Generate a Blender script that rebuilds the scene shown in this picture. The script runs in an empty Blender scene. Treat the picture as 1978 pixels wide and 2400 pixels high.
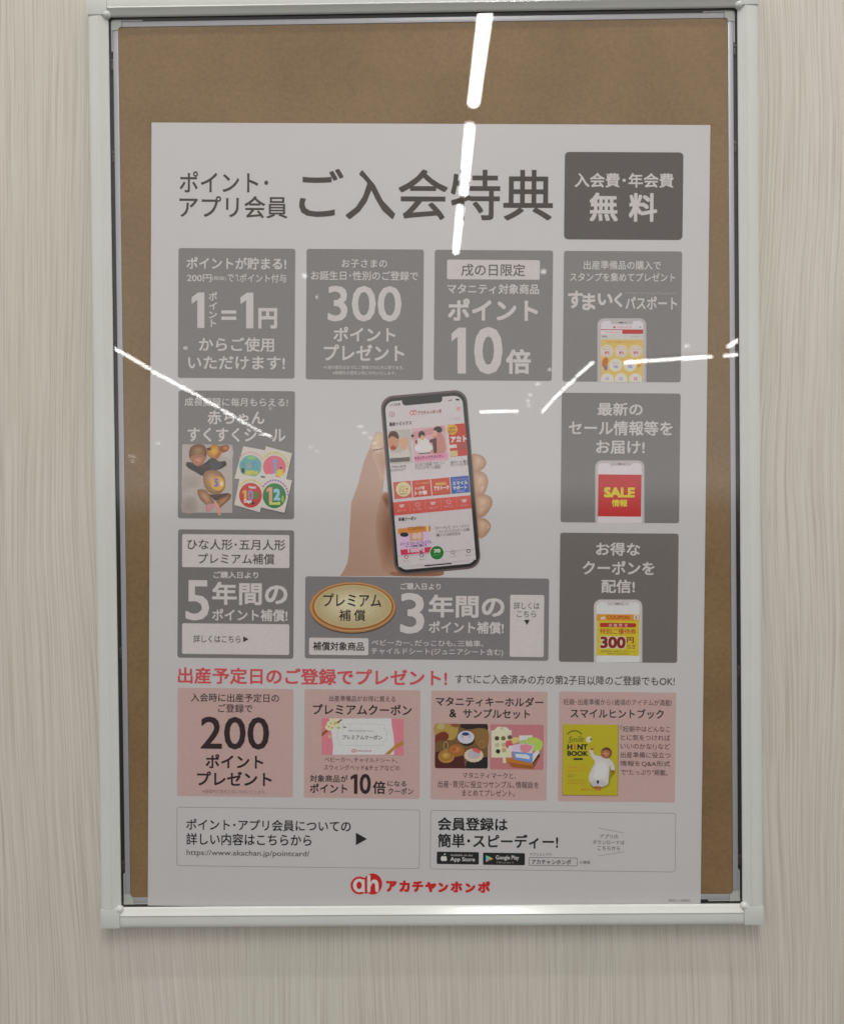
import bpy, bmesh, math, random
from mathutils import Vector, Matrix
from mathutils.geometry import tessellate_polygon
random.seed(4)
SC = bpy.context.scene
COL = SC.collection

# ------------------------------------------------------------------ camera, world, lamps, exposure
CAM = Vector((0.0, -1.097, 1.5))
RIGHT = Vector((0.99988666, 0.01108389, -0.01018902))
UP = Vector((0.01003238, 0.01409717, 0.9998503))
FWD = Vector((-0.01122587, 0.9998392, -0.01398437))
FPX, PW, PH = 2373.0, 1978.0, 2400.0
cd = bpy.data.cameras.new('camera'); cam = bpy.data.objects.new('camera', cd); COL.objects.link(cam)
cam.matrix_world = Matrix(((RIGHT.x, UP.x, -FWD.x, CAM.x), (RIGHT.y, UP.y, -FWD.y, CAM.y),
                           (RIGHT.z, UP.z, -FWD.z, CAM.z), (0, 0, 0, 1)))
cd.sensor_fit = 'HORIZONTAL'; cd.sensor_width = 36; cd.lens = FPX / PW * 36
cd.clip_start = 0.02; cd.clip_end = 300
cd.dof.use_dof = True; cd.dof.focus_distance = 1.088; cd.dof.aperture_fstop = 11
SC.camera = cam

WORLD_TOP, WORLD_LOW = 0.50, 0.125
w = bpy.data.worlds.new('World'); SC.world = w; w.use_nodes = True
nt = w.node_tree; nt.nodes.clear()
wo = nt.nodes.new('ShaderNodeOutputWorld'); bg = nt.nodes.new('ShaderNodeBackground')
tc = nt.nodes.new('ShaderNodeTexCoord'); sx = nt.nodes.new('ShaderNodeSeparateXYZ')
cr = nt.nodes.new('ShaderNodeValToRGB')
mr = nt.nodes.new('ShaderNodeMapRange'); mr.inputs['From Min'].default_value = -1; mr.inputs['From Max'].default_value = 1
e = cr.color_ramp.elements
while len(e) < 6: e.new(0.5)
for q, (pos, v) in zip(e, ((0.30, WORLD_LOW), (0.47, WORLD_LOW * 1.3), (0.492, WORLD_LOW * 2.3), (0.506, WORLD_TOP * 1.8), (0.56, WORLD_TOP * 1.4), (0.72, WORLD_TOP * .92))):
    q.position = pos; q.color = (v, v * 0.985, v * 0.955, 1)
nt.links.new(tc.outputs['Generated'], sx.inputs[0]); nt.links.new(sx.outputs['Z'], mr.inputs['Value'])
nt.links.new(mr.outputs[0], cr.inputs[0]); nt.links.new(cr.outputs[0], bg.inputs[0]); nt.links.new(bg.outputs[0], wo.inputs[0])
bg.inputs[1].default_value = 1.0


def strip_lamp(name, loc, sizex, sizey, power, target):
    ld = bpy.data.lights.new(name, 'AREA'); ld.shape = 'RECTANGLE'; ld.size = sizex; ld.size_y = sizey
    ld.energy = power; ld.color = (1.0, 0.975, 0.93)
    lo = bpy.data.objects.new(name, ld); COL.objects.link(lo); lo.location = loc
    d = Vector(target) - Vector(loc); lo.rotation_euler = (math.atan2(d.y, -d.z), 0, 0)
    return lo


strip_lamp('ceiling_strip_lamp', (-0.35, -0.66, 3.5), 3.2, 0.06, 14, (-0.35, -0.45, 0))
strip_lamp('ceiling_row_lamp', (0.22, -1.90, 3.5), 0.06, 1.2, 22, (0.22, -1.90, 0))
TUBE_POWER = 14.0

vs = SC.view_settings
vs.view_transform = 'Standard'; vs.look = 'None'; vs.exposure = 0.22; vs.gamma = 1; vs.use_curve_mapping = False
SC.cycles.use_denoising = True
SC.cycles.denoiser = 'OPENIMAGEDENOISE'
SC.cycles.denoising_input_passes = 'RGB_ALBEDO_NORMAL'
SC.cycles.denoising_prefilter = 'ACCURATE'
SC.cycles.max_bounces = 8
SC.cycles.transparent_max_bounces = 12


# ------------------------------------------------------------------ helpers
def lin1(v):
    v /= 255.0
    return v / 12.92 if v <= 0.04045 else ((v + 0.055) / 1.055) ** 2.4


def lin(h):
    h = h.lstrip('#')
    return [lin1(int(h[i:i + 2], 16)) for i in (0, 2, 4)]


def tag(o, label=None, cat=None, group=None, kind=None):
    if label: o['label'] = label
    if cat: o['category'] = cat
    if group: o['group'] = group
    if kind: o['kind'] = kind
    return o


def empty(name, loc, rot=(0, 0, 0)):
    o = bpy.data.objects.new(name, None); COL.objects.link(o)
    o.location = loc; o.rotation_euler = rot; o.empty_display_size = 0.05
    return o


def new_mat(name):
    m = bpy.data.materials.new(name); m.use_nodes = True
    return m, m.node_tree, m.node_tree.nodes['Principled BSDF']


def plain(name, col, rough=0.5, metal=0.0, spec=0.5):
    m, t, b = new_mat(name)
    b.inputs['Base Color'].default_value = (*col, 1); b.inputs['Roughness'].default_value = rough
    b.inputs['Metallic'].default_value = metal; b.inputs['Specular IOR Level'].default_value = spec
    return m


def N(t, typ, **kw):
    n = t.nodes.new(typ)
    for k, v in kw.items(): setattr(n, k, v)
    return n


def mathn(t, op, a, b=None, clamp=False):
    n = N(t, 'ShaderNodeMath', operation=op); n.use_clamp = clamp
    for i, x in enumerate((a, b)):
        if x is None: continue
        if isinstance(x, (int, float)): n.inputs[i].default_value = x
        else: t.links.new(x, n.inputs[i])
    return n.outputs[0]


def ramp(t, fac, stops, interp='LINEAR'):
    n = N(t, 'ShaderNodeValToRGB'); n.color_ramp.interpolation = interp
    el = n.color_ramp.elements
    while len(el) < len(stops): el.new(0.5)
    for q, (p, c) in zip(el, stops):
        q.position = p; q.color = (*c, 1) if len(c) == 3 else c
    t.links.new(fac, n.inputs[0])
    return n.outputs[0]


def mix(t, fac, a, b, typ='MIX'):
    n = N(t, 'ShaderNodeMix', data_type='RGBA', blend_type=typ)
    for sock, x in ((n.inputs[0], fac), (n.inputs[6], a), (n.inputs[7], b)):
        if isinstance(x, (int, float)): sock.default_value = x
        elif isinstance(x, tuple): sock.default_value = (*x, 1)
        else: t.links.new(x, sock)
    return n.outputs[2]


def obj_coords(t, scale):
    tcn = N(t, 'ShaderNodeTexCoord'); mp = N(t, 'ShaderNodeMapping'); mp.inputs['Scale'].default_value = scale
    t.links.new(tcn.outputs['Object'], mp.inputs[0])
    return mp.outputs[0]


def noise(t, vec, scale, detail=3, rough=0.5, dist=0):
    n = N(t, 'ShaderNodeTexNoise'); n.inputs['Scale'].default_value = scale; n.inputs['Detail'].default_value = detail
    n.inputs['Roughness'].default_value = rough; n.inputs['Distortion'].default_value = dist
    t.links.new(vec, n.inputs['Vector'])
    return n.outputs[0]


# ------------------------------------------------------------------ materials of the place
def wall_material():
    m, t, b = new_mat('pale_wood_laminate')
    tcn = N(t, 'ShaderNodeTexCoord'); sp = N(t, 'ShaderNodeSeparateXYZ'); t.links.new(tcn.outputs['Object'], sp.inputs[0])
    # the grain runs along the height; slow noises push it sideways so that it waves and opens into arches
    slow = noise(t, obj_coords(t, (3.2, 1, 0.85)), 1.0, 1, 0.4)
    med = noise(t, obj_coords(t, (13.0, 1, 3.2)), 1.0, 2, 0.5)
    u = mathn(t, 'ADD', sp.outputs['X'], mathn(t, 'ADD', mathn(t, 'MULTIPLY', mathn(t, 'SUBTRACT', slow, 0.5), 0.14), mathn(t, 'MULTIPLY', mathn(t, 'SUBTRACT', med, 0.5), 0.013)))

    def along(fu, fz, detail, rough):
        cx = N(t, 'ShaderNodeCombineXYZ'); t.links.new(mathn(t, 'MULTIPLY', u, fu), cx.inputs[0]); t.links.new(mathn(t, 'MULTIPLY', sp.outputs['Z'], fz), cx.inputs[2])
        return noise(t, cx.outputs[0], 1.0, detail, rough)
    rings = along(270.0, 1.6, 2, 0.55)            # year rings, some 10 mm apart
    fine = along(520.0, 5.0, 2, 0.6)
    pores = along(700.0, 16.0, 1, 0.5)
    cloud = noise(t, obj_coords(t, (6.0, 1, 1.6)), 1.0, 3, 0.55)
    tint = noise(t, obj_coords(t, (4.0, 1, 2.2)), 1.0, 2, 0.5)
    base = ramp(t, cloud, [(0.3, (0.690, 0.636, 0.568)), (0.7, (0.735, 0.684, 0.618))])
    c = mix(t, ramp(t, tint, [(0.42, (0,) * 3), (0.60, (1,) * 3)]), base, mix(t, 1.0, base, (0.965, 0.99, 0.965), 'MULTIPLY'))
    line = ramp(t, rings, [(0.50, (0,) * 3), (0.58, (1,) * 3), (0.63, (0.45,) * 3), (0.70, (0.2,) * 3)])
    amp = ramp(t, noise(t, obj_coords(t, (5.0, 1, 0.8)), 1.0, 2), [(0.36, (0.25,) * 3), (0.62, (1,) * 3)])
    c = mix(t, mathn(t, 'MULTIPLY', mathn(t, 'MULTIPLY', line, amp), 0.34), c, (0.45, 0.395, 0.335))
    c = mix(t, 1.0, c, ramp(t, fine, [(0.34, (0.84, 0.825, 0.805)), (0.52, (1.0, 1.0, 1.0)), (0.68, (1.04, 1.04, 1.04))]), 'MULTIPLY')
    c = mix(t, mathn(t, 'MULTIPLY', ramp(t, pores, [(0.60, (0,) * 3), (0.72, (1,) * 3)]), 0.22), c, (0.44, 0.39, 0.32))
    t.links.new(c, b.inputs['Base Color'])
    b.inputs['Roughness'].default_value = 0.5; b.inputs['Specular IOR Level'].default_value = 0.3
    bp = N(t, 'ShaderNodeBump'); bp.inputs['Strength'].default_value = 0.10; bp.inputs['Distance'].default_value = 0.0005
    t.links.new(mathn(t, 'MULTIPLY', line, -1.0), bp.inputs['Height']); t.links.new(bp.outputs[0], b.inputs['Normal'])
    return m


def board_material():
    m, t, b = new_mat('brown_hardboard')
    co = obj_coords(t, (1, 1, 1))
    big = noise(t, co, 9.0, 3, 0.55)
    fine = noise(t, co, 240.0, 4, 0.75)
    fleck = noise(t, obj_coords(t, (260, 1, 500)), 1.0, 2, 0.6)
    base = ramp(t, big, [(0.32, (0.265, 0.160, 0.066)), (0.68, (0.322, 0.202, 0.088))])
    c = mix(t, 0.55, base, mix(t, 1.0, base, ramp(t, fine, [(0.3, (0.72, 0.70, 0.66)), (0.7, (1.18, 1.18, 1.18))]), 'MULTIPLY'))
    c = mix(t, mathn(t, 'MULTIPLY', ramp(t, fleck, [(0.66, (0,) * 3), (0.76, (1,) * 3)]), 0.30), c, (0.44, 0.29, 0.15))
    dark = ramp(t, noise(t, co, 55.0, 4, 0.7), [(0.66, (0,) * 3), (0.74, (1,) * 3)])
    c = mix(t, mathn(t, 'MULTIPLY', dark, 0.18), c, (0.12, 0.06, 0.02))
    t.links.new(c, b.inputs['Base Color']); b.inputs['Roughness'].default_value = 0.7; b.inputs['Specular IOR Level'].default_value = 0.2
    return m


def paint_material():
    m, t, b = new_mat('off_white_painted_aluminium')
    n1 = noise(t, obj_coords(t, (1, 1, 1)), 14.0, 3)
    c = ramp(t, n1, [(0.3, (0.685, 0.70, 0.665)), (0.7, (0.725, 0.735, 0.71))])
    t.links.new(c, b.inputs['Base Color']); b.inputs['Roughness'].default_value = 0.17
    b.inputs['Specular IOR Level'].default_value = 0.5
    return m


def glass_material():
    m = bpy.data.materials.new('clear_acrylic'); m.use_nodes = True; t = m.node_tree; t.nodes.clear()
    out = N(t, 'ShaderNodeOutputMaterial'); mx = N(t, 'ShaderNodeMixShader')
    tr = N(t, 'ShaderNodeBsdfTransparent'); tr.inputs[0].default_value = (0.985, 0.985, 0.985, 1)
    gl = N(t, 'ShaderNodeBsdfGlossy'); gl.inputs['Roughness'].default_value = 0.0; gl.inputs[0].default_value = (1, 1, 1, 1)
    ge = N(t, 'ShaderNodeNewGeometry'); dp = N(t, 'ShaderNodeVectorMath', operation='DOT_PRODUCT')
    t.links.new(ge.outputs['Incoming'], dp.inputs[0]); t.links.new(ge.outputs['Normal'], dp.inputs[1])
    k = mathn(t, 'SUBTRACT', 1.0, mathn(t, 'ABSOLUTE', dp.outputs['Value']), True)
    fac = mathn(t, 'ADD', 0.04, mathn(t, 'MULTIPLY', mathn(t, 'POWER', k, 5.0), 0.96), True)
    t.links.new(fac, mx.inputs[0]); t.links.new(tr.outputs[0], mx.inputs[1]); t.links.new(gl.outputs[0], mx.inputs[2])
    t.links.new(mx.outputs[0], out.inputs[0])
    return m


def paper_material():
    m, t, b = new_mat('white_poster_paper')
    c = ramp(t, noise(t, obj_coords(t, (1, 1, 1)), 5.0, 3), [(0.3, (0.712, 0.690, 0.698)), (0.7, (0.732, 0.708, 0.714))])
    t.links.new(c, b.inputs['Base Color']); b.inputs['Roughness'].default_value = 0.5; b.inputs['Specular IOR Level'].default_value = 0.3
    bp = N(t, 'ShaderNodeBump'); bp.inputs['Strength'].default_value = 0.10; bp.inputs['Distance'].default_value = 0.004
    t.links.new(noise(t, obj_coords(t, (1.5, 1, 1)), 6.0, 2), bp.inputs['Height']); t.links.new(bp.outputs[0], b.inputs['Normal'])
    return m


def lamp_material(strength, col=(1.0, 0.985, 0.96)):
    m = bpy.data.materials.new('lit_tube'); m.use_nodes = True; t = m.node_tree; t.nodes.clear()
    out = N(t, 'ShaderNodeOutputMaterial'); em = N(t, 'ShaderNodeEmission')
    em.inputs[0].default_value = (*col, 1); em.inputs[1].default_value = strength
    t.links.new(em.outputs[0], out.inputs[0])
    return m


M_WALL, M_BOARD, M_PAINT, M_GLASS, M_PAPER = wall_material(), board_material(), paint_material(), glass_material(), paper_material()
M_CAP = plain('off_white_plastic', (0.67, 0.685, 0.655), 0.3)
M_STRIP = plain('silver_strip', (0.52, 0.515, 0.55), 0.38, 0.25)
M_JOINT = plain('pale_grey_plastic', (0.55, 0.56, 0.53), 0.45)
M_DARK = plain('dark_channel', (0.018, 0.017, 0.014), 0.6)
M_CLIP = plain('dark_steel', (0.10, 0.09, 0.08), 0.35, 0.6)


# ------------------------------------------------------------------ mesh helpers
def link_bm(name, bm, mat, parent=None, smooth=None):
    me = bpy.data.meshes.new(name); bm.normal_update(); bm.to_mesh(me); bm.free()
    me.materials.append(mat)
    if smooth is not None:
        for p in me.polygons: p.use_smooth = True
        me.set_sharp_from_angle(angle=smooth)
    o = bpy.data.objects.new(name, me); COL.objects.link(o)
    if parent: o.parent = parent
    return o


def box(bm, x0, x1, y0, y1, z0, z1, bev=0, seg=2):
    vs_ = [bm.verts.new((x, y, z)) for x in (x0, x1) for y in (y0, y1) for z in (z0, z1)]
    q = lambda *i: bm.faces.new([vs_[k] for k in i])
    fs = [q(0, 1, 3, 2), q(4, 6, 7, 5), q(0, 4, 5, 1), q(2, 3, 7, 6), q(0, 2, 6, 4), q(1, 5, 7, 3)]
    if bev:
        ed = {e_ for f in fs for e_ in f.edges}
        bmesh.ops.bevel(bm, geom=list(ed), offset=bev, segments=seg, affect='EDGES', profile=0.6)
    return fs


# ------------------------------------------------------------------ wall
bm = bmesh.new(); box(bm, -2.6, 2.6, 0.0, 0.06, 0.0, 3.45)
wall = link_bm('wall', bm, M_WALL)
tag(wall, 'pale beige wood grain laminate wall behind the poster frame', 'wall', kind='structure')

# ------------------------------------------------------------------ poster frame
XL, XR, ZB, ZT = -0.3418, 0.3277, 1.5 - 0.4400, 1.5 + 0.5175     # inside edges of the outer rails
RW = 0.0208
FX, FZ = (XL + XR) / 2, ZB - RW
frame = empty('poster_case', (FX, 0, FZ))
tag(frame, 'off-white aluminium poster frame with clear cover and brown backboard on the wall', 'poster frame')


def F(v):          # world -> frame-local
    return (v[0] - FX, v[1], v[2] - FZ)


PROFILE = [(0, 0.0), (0, .0142), (.0005, .0157), (.0018, .0166), (.0045, .0170), (.0090, .01725), (.0122, .0171), (.0129, .01755),
           (.0137, .01765), (.0145, .0171), (.0152, .0164), (.0190, .0139), (.0202, .0131), (.0207, .0122), (.0208, .0110), (.0206, .0101), (.0150, .0101), (.0150, 0.0)]


def rail(side):
    bm = bmesh.new(); g = 0.0003
    if side in 'LR': ends = (ZB + g, ZT - g)
    else: ends = (XL + g, XR - g)
    rings = []
    for e_ in ends:
        r = []
        for a, h in PROFILE:
            if side == 'L': p = (XL - RW + a, -h, e_)
            elif side == 'R': p = (XR + RW - a, -h, e_)
            elif side == 'T': p = (e_, -h, ZT + RW - a)
            else: p = (e_, -h, ZB - RW + a)
            r.append(bm.verts.new(F(p)))
        rings.append(r)
    n = len(PROFILE)
    for i in range(n):
        j = (i + 1) % n
        bm.faces.new((rings[0][i], rings[0][j], rings[1][j], rings[1][i]))
    bm.faces.new(rings[0]); bm.faces.new(rings[1])
    bmesh.ops.recalc_face_normals(bm, faces=bm.faces[:])
    o = link_bm('frame_rail', bm, M_PAINT, frame, math.radians(28))
    return o


for s in 'LRTB': rail(s)
for sxn in (-1, 1):
    for szn in (-1, 1):
        bm = bmesh.new()
        x0, x1 = (XL - RW, XL) if sxn < 0 else (XR, XR + RW)
        z0, z1 = (ZB - RW, ZB) if szn < 0 else (ZT, ZT + RW)
        a = F((x0, 0, z0)); b_ = F((x1, 0, z1))
        box(bm, a[0], b_[0], -.0178, -.0101, a[2], b_[2], .0011, 2)
        box(bm, *((a[0], b_[0] - .0058) if sxn < 0 else (a[0] + .0058, b_[0])), -.0102, 0, *((a[2], b_[2] - .0058) if szn < 0 else (a[2] + .0058, b_[2])))
        kx, kz = (XL if sxn < 0 else XR), (ZB if szn < 0 else ZT)
        k = F((kx + sxn * .0012, -.0138, kz + szn * .0012))
        bmesh.ops.create_uvsphere(bm, u_segments=20, v_segments=12, radius=.0046, matrix=Matrix.Translation(k))
        link_bm('corner_cap', bm, M_CAP, frame, math.radians(35))

# back channel, hardboard, inner silver strips, joints and clips
GAP = .0033
IL, IR, IB, IT = XL + GAP, XR - GAP, ZB + GAP, ZT - GAP          # outer edges of the inner strips
SW = .0056
bm = bmesh.new(); a = F((XL, 0, ZB)); b_ = F((XR, 0, ZT))
box(bm, a[0] - .0056, b_[0] + .0056, -.0030, -.0002, a[2] - .0056, b_[2] + .0056)
link_bm('back_channel', bm, M_DARK, frame)
bm = bmesh.new(); a = F((IL, 0, IB)); b_ = F((IR, 0, IT))
box(bm, a[0] + SW + .0003, b_[0] - SW - .0003, -.0070, -.0031, a[2] + SW + .0003, b_[2] - SW - .0003)
link_bm('backing_board', bm, M_BOARD, frame)
for s in 'LRTB':
    bm = bmesh.new()
    J = .0095
    if s == 'L': q = (IL, IL + SW, IB + J, IT - J)
    elif s == 'R': q = (IR - SW, IR, IB + J, IT - J)
    elif s == 'T': q = (IL + J, IR - J, IT - SW, IT)
    else: q = (IL + J, IR - J, IB, IB + SW)
    a = F((q[0], 0, q[2])); b_ = F((q[1], 0, q[3]))
    box(bm, a[0], b_[0], -.0078, -.0031, a[2], b_[2], .0005, 2)
    link_bm('inner_strip', bm, M_STRIP, frame, math.radians(40))
for sxn in (-1, 1):
    for szn in (-1, 1):
        bm = bmesh.new()
        cx, cz = (IL if sxn < 0 else IR), (IB if szn < 0 else IT)
        dx, dz = -sxn, -szn
        J = .0093; c = .0036
        pts = [(-.0016, -.0016), (J, -.0016), (J, SW - .0002)]
        for k in range(7):
            an = k / 6 * math.pi / 2
            pts.append((SW + c * .95 - c * .95 * math.sin(an) + .0002 + (J - SW - c * .95 - .0002) * (1 - k / 6), SW + c * .95 * (1 - math.cos(an))))
        pts += [(SW - .0002, J), (-.0016, J)]
        top = [bm.verts.new(F((cx + dx * u, -.0084, cz + dz * v))) for u, v in pts]
        bot = [bm.verts.new(F((cx + dx * u, -.0031, cz + dz * v))) for u, v in pts]
        n = len(pts)
        bm.faces.new(top)
        for i in range(n): bm.faces.new((top[i], top[(i + 1) % n], bot[(i + 1) % n], bot[i]))
        for (u0, u1, v0, v1) in ((J, J + .0225, -.0016, -.0003), (-.0016, -.0003, J, J + .0225)):
            p0 = F((cx + dx * u0, 0, cz + dz * v0)); p1 = F((cx + dx * u1, 0, cz + dz * v1))
            box(bm, min(p0[0], p1[0]), max(p0[0], p1[0]), -.0080, -.0031, min(p0[2], p1[2]), max(p0[2], p1[2]))
        bmesh.ops.recalc_face_normals(bm, faces=bm.faces[:])
        link_bm('corner_joint', bm, M_JOINT, frame)
for (x, z) in ((XL + .0010, ZT - .048), (XL + .0010, ZT - .146), (XR - .0010, ZT - .042), (XR - .0010, ZT - .145), (XL + .0010, ZB + .043),
               (XL + .0010, ZB + .275), (XR - .0010, ZB + .046), (XR - .0010, ZB + .250)):
    bm = bmesh.new(); p = F((x, 0, z))
    box(bm, p[0] - .0016, p[0] + .0016, -.0066, -.0031, p[2] - .0060, p[2] + .0060, .0008, 2)
    bmesh.ops.create_uvsphere(bm, u_segments=12, v_segments=8, radius=.0016, matrix=Matrix.Translation((p[0], -.0066, p[2] + .003)))
    link_bm('spring_clip', bm, M_CLIP, frame, math.radians(40))
bm = bmesh.new(); a = F((XL, 0, ZB)); b_ = F((XR, 0, ZT))
box(bm, a[0] - .0030, b_[0] + .0030, -.0100, -.0092, a[2] - .0030, b_[2] + .0030)
link_bm('clear_cover', bm, M_GLASS, frame)

# ------------------------------------------------------------------ poster: an A1 sheet turned 1.08 degrees in the frame
PY = -.0082
ROT = math.radians(1.08)
ex = Vector((math.cos(ROT), 0, -math.sin(ROT))); ez = Vector((math.sin(ROT), 0, math.cos(ROT)))
ORG = Vector((-.29807, PY, 1.5 + .4061))             # top left corner
PWD, PHT = .5977, .8458
poster = empty('poster', ORG, (0, ROT, 0))
tag(poster, 'white printed membership benefits poster with grey and pink panels, slightly tilted behind the clear cover', 'poster')


class View:
    """a sheet-coordinate helper: ruler units of a survey photo -> millimetre-true position on the poster sheet"""
    def __init__(s, ox, oy, k): s.ox, s.oy, s.k = ox, oy, k

    def __call__(s, X, Y):
        px, py = s.ox + X / s.k, s.oy + Y / s.k
        d = RIGHT * ((px - PW / 2) / FPX) - UP * ((py - PH / 2) / FPX) + FWD
        p = CAM + d * ((PY - CAM.y) / d.y) - ORG
        return p.dot(ex), p.dot(ez)

    def span(s, X0, Y0, X1, Y1):
        xc, yc = (X0 + X1) / 2, (Y0 + Y1) / 2
        w_ = Vector(s(X1, yc)) - Vector(s(X0, yc)); h_ = Vector(s(xc, Y0)) - Vector(s(xc, Y1))
        return s(xc, yc), w_.length, h_.length


K = 1736 / 800
Z1, Z2, Z3, Z4 = View(200, 0, K), View(1000, 0, K), View(200, 560, K), View(960, 560, K)
Z5, Z6, Z7, Z8 = View(200, 1200, K), View(960, 1200, K), View(200, 1850, K), View(960, 1850, K)
Z9 = View(790, 890, 4.34)
SRC = View(0, 0, 1)

PAPER_ALB = .72
REF = [(.40, .05)]
INKS = {}


def ink(h):
    """printed colour: how the ink reads next to the blank paper"""
    p, v = REF[0]
    key = (h, p)
    if key not in INKS:
        c = [min(.86, max(.006, (x - v) / (p - v) * PAPER_ALB)) for x in lin(h)]
        m, t, b = new_mat('printed_ink')
        b.inputs['Roughness'].default_value = 0.5; b.inputs['Specular IOR Level'].default_value = 0.3
        cc = ramp(t, noise(t, obj_coords(t, (1, 1, 1)), 260.0, 2), [(0.3, tuple(x * .97 for x in c)), (0.7, tuple(min(1, x * 1.03) for x in c))])
        t.links.new(cc, b.inputs['Base Color'])
        INKS[key] = m
    return INKS[key]


def fade_ink(c0, c1, x0, x1, z0, z1):
    """a printed photographic tone that runs from c0 to c1 between two points of the sheet"""
    p, v = REF[0]
    conv = lambda h: tuple(min(.86, max(.006, (x - v) / (p - v) * PAPER_ALB)) for x in lin(h))
    m, t, b = new_mat('printed_tone')
    tcn = N(t, 'ShaderNodeTexCoord'); sp = N(t, 'ShaderNodeSeparateXYZ'); t.links.new(tcn.outputs['Object'], sp.inputs[0])
    L2 = (x1 - x0) ** 2 + (z1 - z0) ** 2
    f = mathn(t, 'ADD', mathn(t, 'MULTIPLY', mathn(t, 'SUBTRACT', sp.outputs['X'], x0), (x1 - x0) / L2),
              mathn(t, 'MULTIPLY', mathn(t, 'SUBTRACT', sp.outputs['Z'], z0), (z1 - z0) / L2), True)
    t.links.new(ramp(t, f, [(0, conv(c0)), (1, conv(c1))], 'EASE'), b.inputs['Base Color'])
    b.inputs['Roughness'].default_value = 0.5; b.inputs['Specular IOR Level'].default_value = 0.3
    return m


TXT = {}
STEP = 3.0e-5


def glyphs(txt, bold):
    k = txt
    if k not in TXT:
        cu = bpy.data.curves.new('lettering', 'FONT'); cu.body = txt; cu.resolution_u = 3; cu.size = 1
        to = bpy.data.objects.new('lettering', cu); COL.objects.link(to)
        me = bpy.data.meshes.new_from_object(to.evaluated_get(bpy.context.evaluated_depsgraph_get()))
        v = [(q.co.x, q.co.y) for q in me.vertices]; f = [tuple(p.vertices) for p in me.polygons]
        bpy.data.objects.remove(to); bpy.data.curves.remove(cu); bpy.data.meshes.remove(me)
        TXT[k] = (v, f)
    return TXT[k]


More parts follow.
